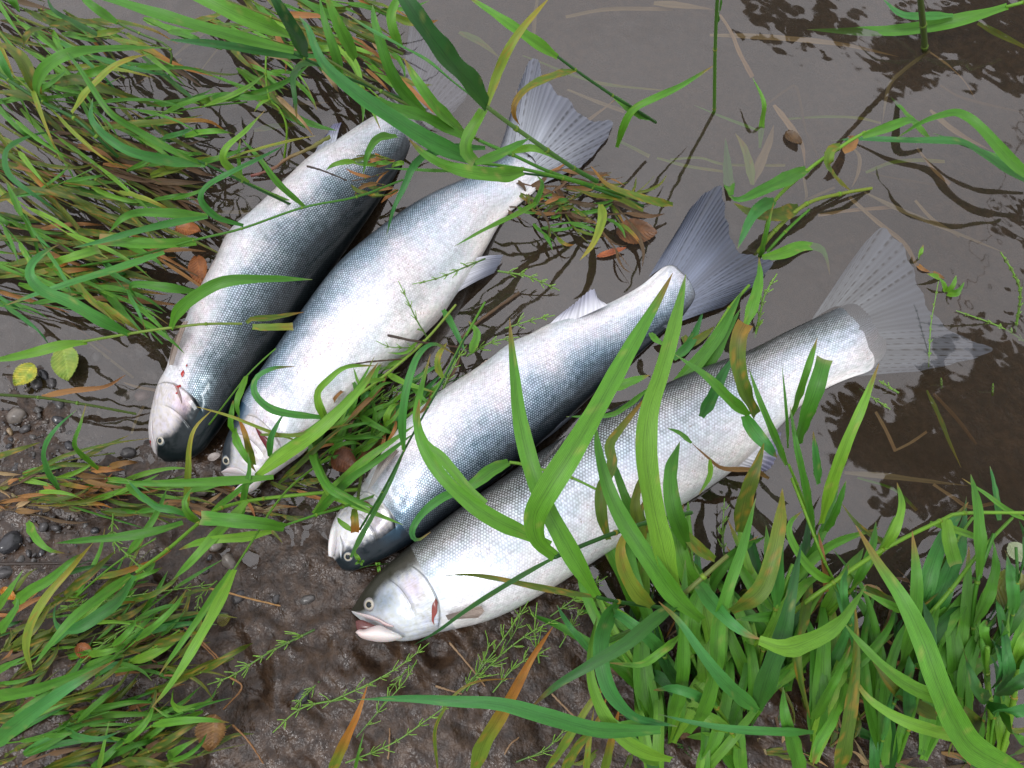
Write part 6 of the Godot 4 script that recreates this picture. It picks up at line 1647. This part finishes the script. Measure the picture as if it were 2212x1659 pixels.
	# horsetails: zone, stalk px, branch px, dark, trace
	var hs := [["H", 12, 95, false, 0, 1250, 2.4, 250, 1135, 3.5, 450, 1020, 4, 640, 870, 3.5], ["H", 12, 90, false, 100, 1645, 3, 400, 1520, 4, 620, 1370, 4.4, 800, 1240, 4], ["H", 11, 100, true, 170, 1480, 2.6, 330, 1290, 3, 480, 1120, 3.2, 560, 980, 3], ["H", 12, 130, true, 830, 1215, 2, 1000, 1000, 3.4, 1150, 800, 4.5, 1280, 600, 4.5], ["H", 12, 120, false, 900, 1150, 2, 1100, 950, 3, 1300, 800, 3.8, 1500, 700, 3.5], ["H", 13, 130, false, 1350, 1000, 2, 1320, 800, 3.4, 1335, 610, 4.6], ["H", 11, 120, false, 1050, 1190, 2, 1200, 1020, 3, 1420, 900, 3.6], ["H", 12, 110, true, 1200, 1640, 2.4, 1400, 1550, 3.2, 1560, 1370, 3.4],
		["H", 10, 110, false, 1420, 700, 2, 1600, 570, 2.8, 1790, 440, 3], ["H", 11, 120, false, 880, 1180, 2, 960, 1040, 3, 1020, 900, 3.6, 1000, 790, 3.4], ["H", 10, 110, true, 1130, 900, 2, 1210, 760, 3, 1230, 620, 3.6], ["H", 10, 100, false, 1480, 900, 1.6, 1560, 760, 2.4, 1640, 620, 2.6], ["H", 10, 90, true, 560, 1000, 2, 480, 1060, 2.4, 380, 1190, 2.6],
		["E", 12, 60, true, 640, 560, 5, 560, 430, 7, 500, 300, 8.4, 440, 175, 9], ["E", 11, 55, true, 600, 610, 5, 480, 605, 6.4, 380, 600, 7.2, 296, 560, 7.6], ["E", 12, 65, true, 1000, 30, 6.4, 870, 85, 7.5, 700, 155, 8, 530, 195, 8], ["E", 14, 70, false, 1080, 110, 2.6, 1260, 140, 2.4, 1380, 190, 1.6, 1480, 235, 0.6], ["E", 13, 90, false, 1130, 480, 1, 1290, 430, 1.8, 1450, 395, 2], ["E", 13, 80, false, 690, 960, 2, 760, 800, 3, 820, 680, 3.6, 880, 590, 3.6], ["E", 13, 90, false, 880, 660, 1.6, 1040, 570, 2.4, 1220, 535, 2.4], ["E", 12, 80, false, 250, 980, 2.4, 400, 880, 3.4, 560, 800, 4],
		["N", 14, 70, false, 1120, 1065, 2, 1300, 1015, 2.6, 1560, 965, 2.4], ["N", 12, 70, true, 1280, 900, 2, 1420, 760, 3, 1560, 640, 3.2], ["F", 16, 40, false, 2160, 470, -1, 2190, 250, 4, 2150, 120, 7, 2070, -10, 9], ["F", 9, 30, false, 1632, 690, -0.4, 1645, 440, 1, 1670, 290, 2, 1692, 165, 3], ["F", 12, 40, false, 2260, 560, -0.6, 2060, 440, 0, 1800, 345, 0.2], ["F", 16, 70, false, 575, 510, -0.4, 610, 350, 1.6, 640, 240, 2.6, 710, 120, 3], ["F", 14, 40, false, 1450, 845, 0.4, 1330, 770, 0.8], ["F", 12, 50, true, 1210, 820, -0.2, 1400, 945, 0.2], ["F", 12, 0, false, 2020, 860, -0.6, 2024, 788, 1.4], ["F", 12, 0, false, 1712, 815, -0.6, 1708, 755, 1.2],
		["G", 13, 90, false, 730, 40, 4, 730, 200, 6, 830, 310, 7, 950, 430, 6.6], ["G", 16, 110, true, 2030, 785, 1.6, 1750, 925, 2.6, 1500, 1080, 3.2, 1340, 1140, 3.2], ["G", 14, 80, true, 2060, 1120, 2, 1950, 1230, 2.6, 1900, 1290, 2.8], ["G", 14, 90, false, 2230, 1230, 2.2, 1950, 1290, 3, 1760, 1450, 3.4], ["G", 11, 60, false, 1400, 470, 1.8, 1290, 570, 2.8, 1270, 700, 3], ["G", 11, 70, true, 380, 650, 3, 620, 610, 4, 900, 560, 4.4, 1380, 490, 3], ["G", 12, 90, false, 970, 640, 3, 830, 760, 4.6, 700, 850, 5, 520, 1000, 5], ["G", 11, 80, false, 560, 560, 3, 480, 620, 4.4, 390, 660, 5], ["I", 12, 80, true, 390, 320, 0.6, 380, 150, 1.2, 390, -60, 1.6], ["I", 13, 90, false, 1270, 1530, 2, 1400, 1420, 2.6, 1520, 1375, 3], ["I", 10, 70, true, 1960, 640, 1, 2020, 540, 2, 2060, 380, 2.4]]
	for q in hs:
		var region: String = {"H": "in front of the nearest trout's belly", "E": "between the third and the middle trout", "N": "between the third and the middle trout", "F": "standing in the pool at the right", "G": "on the mud at the lower left", "I": "under the lower right tussock"}[q[0]]
		horsetail(q[0], q.slice(4), q[1], q[2], whereabouts(("dark " if q[3] else "bright green ") + "horsetail sprig", ZONES[q[0]][0] + q[7] * ZONES[q[0]][2], ZONES[q[0]][1] + q[8] * ZONES[q[0]][2]), q[3], "horsetail sprigs " + region)

	# the leafy herb at the right edge
	var w0 := at("I", 2010, 1250, 0.0)
	var o := thing("broadleaf_herb", "leafy herb with paired lance shaped leaves at the lower right edge", "herb", Vector3(w0.x, ground(w0.x, w0.z), w0.z))
	stalk(o, "I", 40, "l", [2010, 1270, 4, 2000, 1150, 9, 1985, 1000, 14, 1990, 850, 18])
	stalk(o, "I", 34, "l", [2120, 1330, 4, 2150, 1150, 9, 2170, 960, 14])
	for q in [[2050, 1130, 2110, 1000, 2100, 860, 2080, 680, "b"], [1990, 1060, 1960, 940, 1950, 820, 1915, 690, "g"], [2010, 1100, 2070, 1010, 2075, 900, 2010, 790, "b"], [2000, 900, 2050, 800, 2100, 740, 2080, 680, "g"], [2110, 1010, 2160, 900, 2200, 800, 2240, 720, "l"], [2040, 1140, 2130, 1090, 2220, 1030, 2320, 1000, "k"], [2000, 1160, 1930, 1120, 1880, 1000, 1840, 850, "k"], [1985, 1190, 2090, 1240, 2200, 1230, 2330, 1200, "b"], [1990, 880, 1960, 800, 1965, 720, 1990, 690, "g"], [2120, 960, 2190, 920, 2260, 880, 2340, 870, "l"], [1970, 1380, 1900, 1280, 1850, 1230, 1800, 1220, "d"], [1980, 1200, 1950, 1330, 1950, 1440, 1980, 1520, "g"], [2060, 1250, 2120, 1330, 2180, 1400, 2240, 1440, "g"]]:
		leaf(o, "I", 92, q[8], [q[0], q[1], 13, q[2], q[3], 16, q[4], q[5], 17, q[6], q[7], 15], false, rng.randf_range(-0.4, 0.4), "herb_leaf")
	# tiny creeping plant by the middle trout's forehead
	w0 = at("K", 600, 800, 0.0)
	o = thing("chickweed", "tiny creeping plant with paired leaves beside the middle trout's eye", "herb", Vector3(w0.x, ground(w0.x, w0.z), w0.z))
	stalk(o, "K", 8, "k", [360, 860, 2, 480, 830, 3, 600, 812, 3, 760, 800, 2])
	for q in [[372, 690, 385, 770], [420, 770, 380, 700], [415, 780, 370, 810], [430, 790, 440, 825], [440, 785, 465, 770], [600, 810, 570, 800], [600, 805, 625, 795], [610, 830, 620, 880], [605, 830, 600, 890]]:
		leaf(o, "K", 34, "l", [q[0], q[1], 4.4, (q[0] + q[2]) * 0.5, (q[1] + q[3]) * 0.5, 4.8, q[2], q[3], 4.6], false, 0.0, "herb_leaf")
	# duckweed sprouts by the sunken tail
	w0 = at("F", 1740, 220, 0.0)
	o = thing("water_plant", "small water plant with forked green leaves beside the drowned tail", "water plant", w0)
	for q in [[1735, 230, 1720, 180, 1690, 140], [1740, 230, 1780, 190, 1800, 130], [1750, 240, 1810, 225, 1850, 170], [1745, 245, 1800, 250, 1830, 235], [1700, 150, 1660, 130, 1620, 120], [1570, 30, 1580, 0, 1600, -55]]:
		leaf(o, "F", 34, "l", [q[0], q[1], 0, q[2], q[3], 1, q[4], q[5], 1.4])
	for q in [[1560, 60, 1590, 90, 1640, 110], [1640, 110, 1690, 130, 1730, 150]]:
		leaf(o, "F", 30, "o", [q[0], q[1], -0.2, q[2], q[3], 0.2, q[4], q[5], 0.1])

# ---------------------------------------------------------------- the lesser grass, by regions of the bank
func make_wild_growth() -> void:
	var rr := func(a: float, b: float) -> float: return rng.randf_range(a, b)
	var dr := func(a: float, b: float) -> float: return deg_to_rad(rng.randf_range(a, b))
	for k in 22:
		wild_grass("lodged grass at the upper left", rr.call(-140, 200), rr.call(-60, 480), dr.call(14, 32), rr.call(230, 430), rr.call(1.5, 5), rr.call(8, 15), "dddgdmow", 3, true, 0.3, 0.55)
	for k in 36:
		wild_grass("bright grass blades over the left bank", rr.call(-140, 330), rr.call(-60, 640), dr.call(-24, 58), rr.call(170, 400), rr.call(5, 11), rr.call(10, 17), "glgbgly", 3, true, 2.0, 0.5)
	for k in 20:
		wild_grass("level grass beside the farthest trout", rr.call(-120, 190), rr.call(480, 660), dr.call(-7, 10), rr.call(200, 360), rr.call(1.5, 5), rr.call(10, 17), "gdddmo", 3, true, 0.3, 0.5)
	for k in 16:
		wild_grass("tangled grass below the trout heads", rr.call(-100, 330), rr.call(1020, 1105), dr.call(-12, 10), rr.call(150, 290), rr.call(0.8, 3.5), rr.call(9, 15), "glgdmo", 3, true, 0.8, 0.6)
	for k in 34:
		wild_grass("dense tussock in the lower left corner", rr.call(-110, 310), rr.call(1290, 1700), dr.call(-42, -4), rr.call(120, 300), rr.call(2, 7), rr.call(11, 20), "ddggdglmb", 3, rng.randf() < 0.6, 2.0, 0.7)
	for k in 46:
		wild_grass("thick grass in the lower right corner", rr.call(1300, 2190), rr.call(1320, 1740), dr.call(-135, -45), rr.call(220, 420), rr.call(6, 17), rr.call(26, 44), "gglglgbk", 3, rng.randf() < 0.3, 1.0, 0.9)
	for k in 30:
		wild_grass("fine grass between the third and middle trout", rr.call(670, 880), rr.call(900, 1010), dr.call(-65, -25), rr.call(110, 250), rr.call(2, 5), rr.call(8, 15), "lgglob", 3, true, 0.3)
	for k in 34:
		wild_grass("bent grass along the top left", rr.call(380, 780), rr.call(-50, 150), dr.call(10, 48), rr.call(140, 260), rr.call(1.5, 5), rr.call(10, 18), "ddgglmos", 3, true, 0.3, 0.7)
	for k in 8:
		wild_grass("dry grass between the two left trout", rr.call(770, 880), rr.call(340, 420), dr.call(150, 190), rr.call(70, 140), 2.0, rr.call(8, 12), "dolm", 2, true, 5.0)
	var a := [Sheet.new(), Sheet.new()]
	for k in 24:
		var x: float = rr.call(60, 330)
		wild_grass("", x, 230 + x * 0.38 + rr.call(-50, 60), dr.call(10, 30), rr.call(170, 290), rr.call(0.6, 2.4), rr.call(8, 14), "wwdodw", 2, true, 0.2, 0.5, a)
	undergrowth("matted_grass", "brown matted dead grass lying in the water left of the farthest trout", a)
	a = [Sheet.new(), Sheet.new()]
	for k in 130:
		wild_grass("", rr.call(1290, 2170), rr.call(1250, 1680), rr.call(-PI, PI), rr.call(60, 170), 0.6, rr.call(7, 14), "wowsdk", 2, rng.randf() < 0.4, 1.2, 1.0, a)
	undergrowth("matted_grass", "brown dead grass matted under the lower right tussock", a)
	a = [Sheet.new(), Sheet.new()]
	for k in 110:
		wild_grass("", rr.call(-110, 360), rr.call(1290, 1690), dr.call(-50, 0), rr.call(90, 240), rr.call(0.5, 2.5), rr.call(9, 16), "dddkwgo", 2, true, 2.2, 0.8, a)
	undergrowth("matted_grass", "dark low grass under the lower left tussock", a)
	a = [Sheet.new(), Sheet.new()]
	for k in 34:
		wild_grass("", rr.call(1080, 1330), rr.call(370, 500), dr.call(-40, 60), rr.call(70, 170), 1.4, rr.call(7, 12), "dowgmw", 2, true, 0.2, 1.0, a)
	undergrowth("matted_grass", "brown and green grass matted around the third trout's tail root", a)
	a = [Sheet.new(), Sheet.new()]
	for k in 40:
		wild_grass("", rr.call(-60, 620), rr.call(1020, 1110), dr.call(-25, 25), rr.call(60, 170), 0.6, rr.call(7, 14), "wosdwo", 2, true, 0.9, 0.7, a)
	undergrowth("matted_grass", "dead grass litter on the mud below the two left trout heads", a)
	a = [Sheet.new(), Sheet.new()]
	for k in 40:
		wild_grass("", rr.call(650, 960), rr.call(830, 1010), dr.call(-75, -15), rr.call(60, 170), 1.2, rr.call(6, 10), "dwkolg", 2, true, 0.2, 1.0, a)
	undergrowth("matted_grass", "fine matted grass in the gap between the third and the middle trout", a)
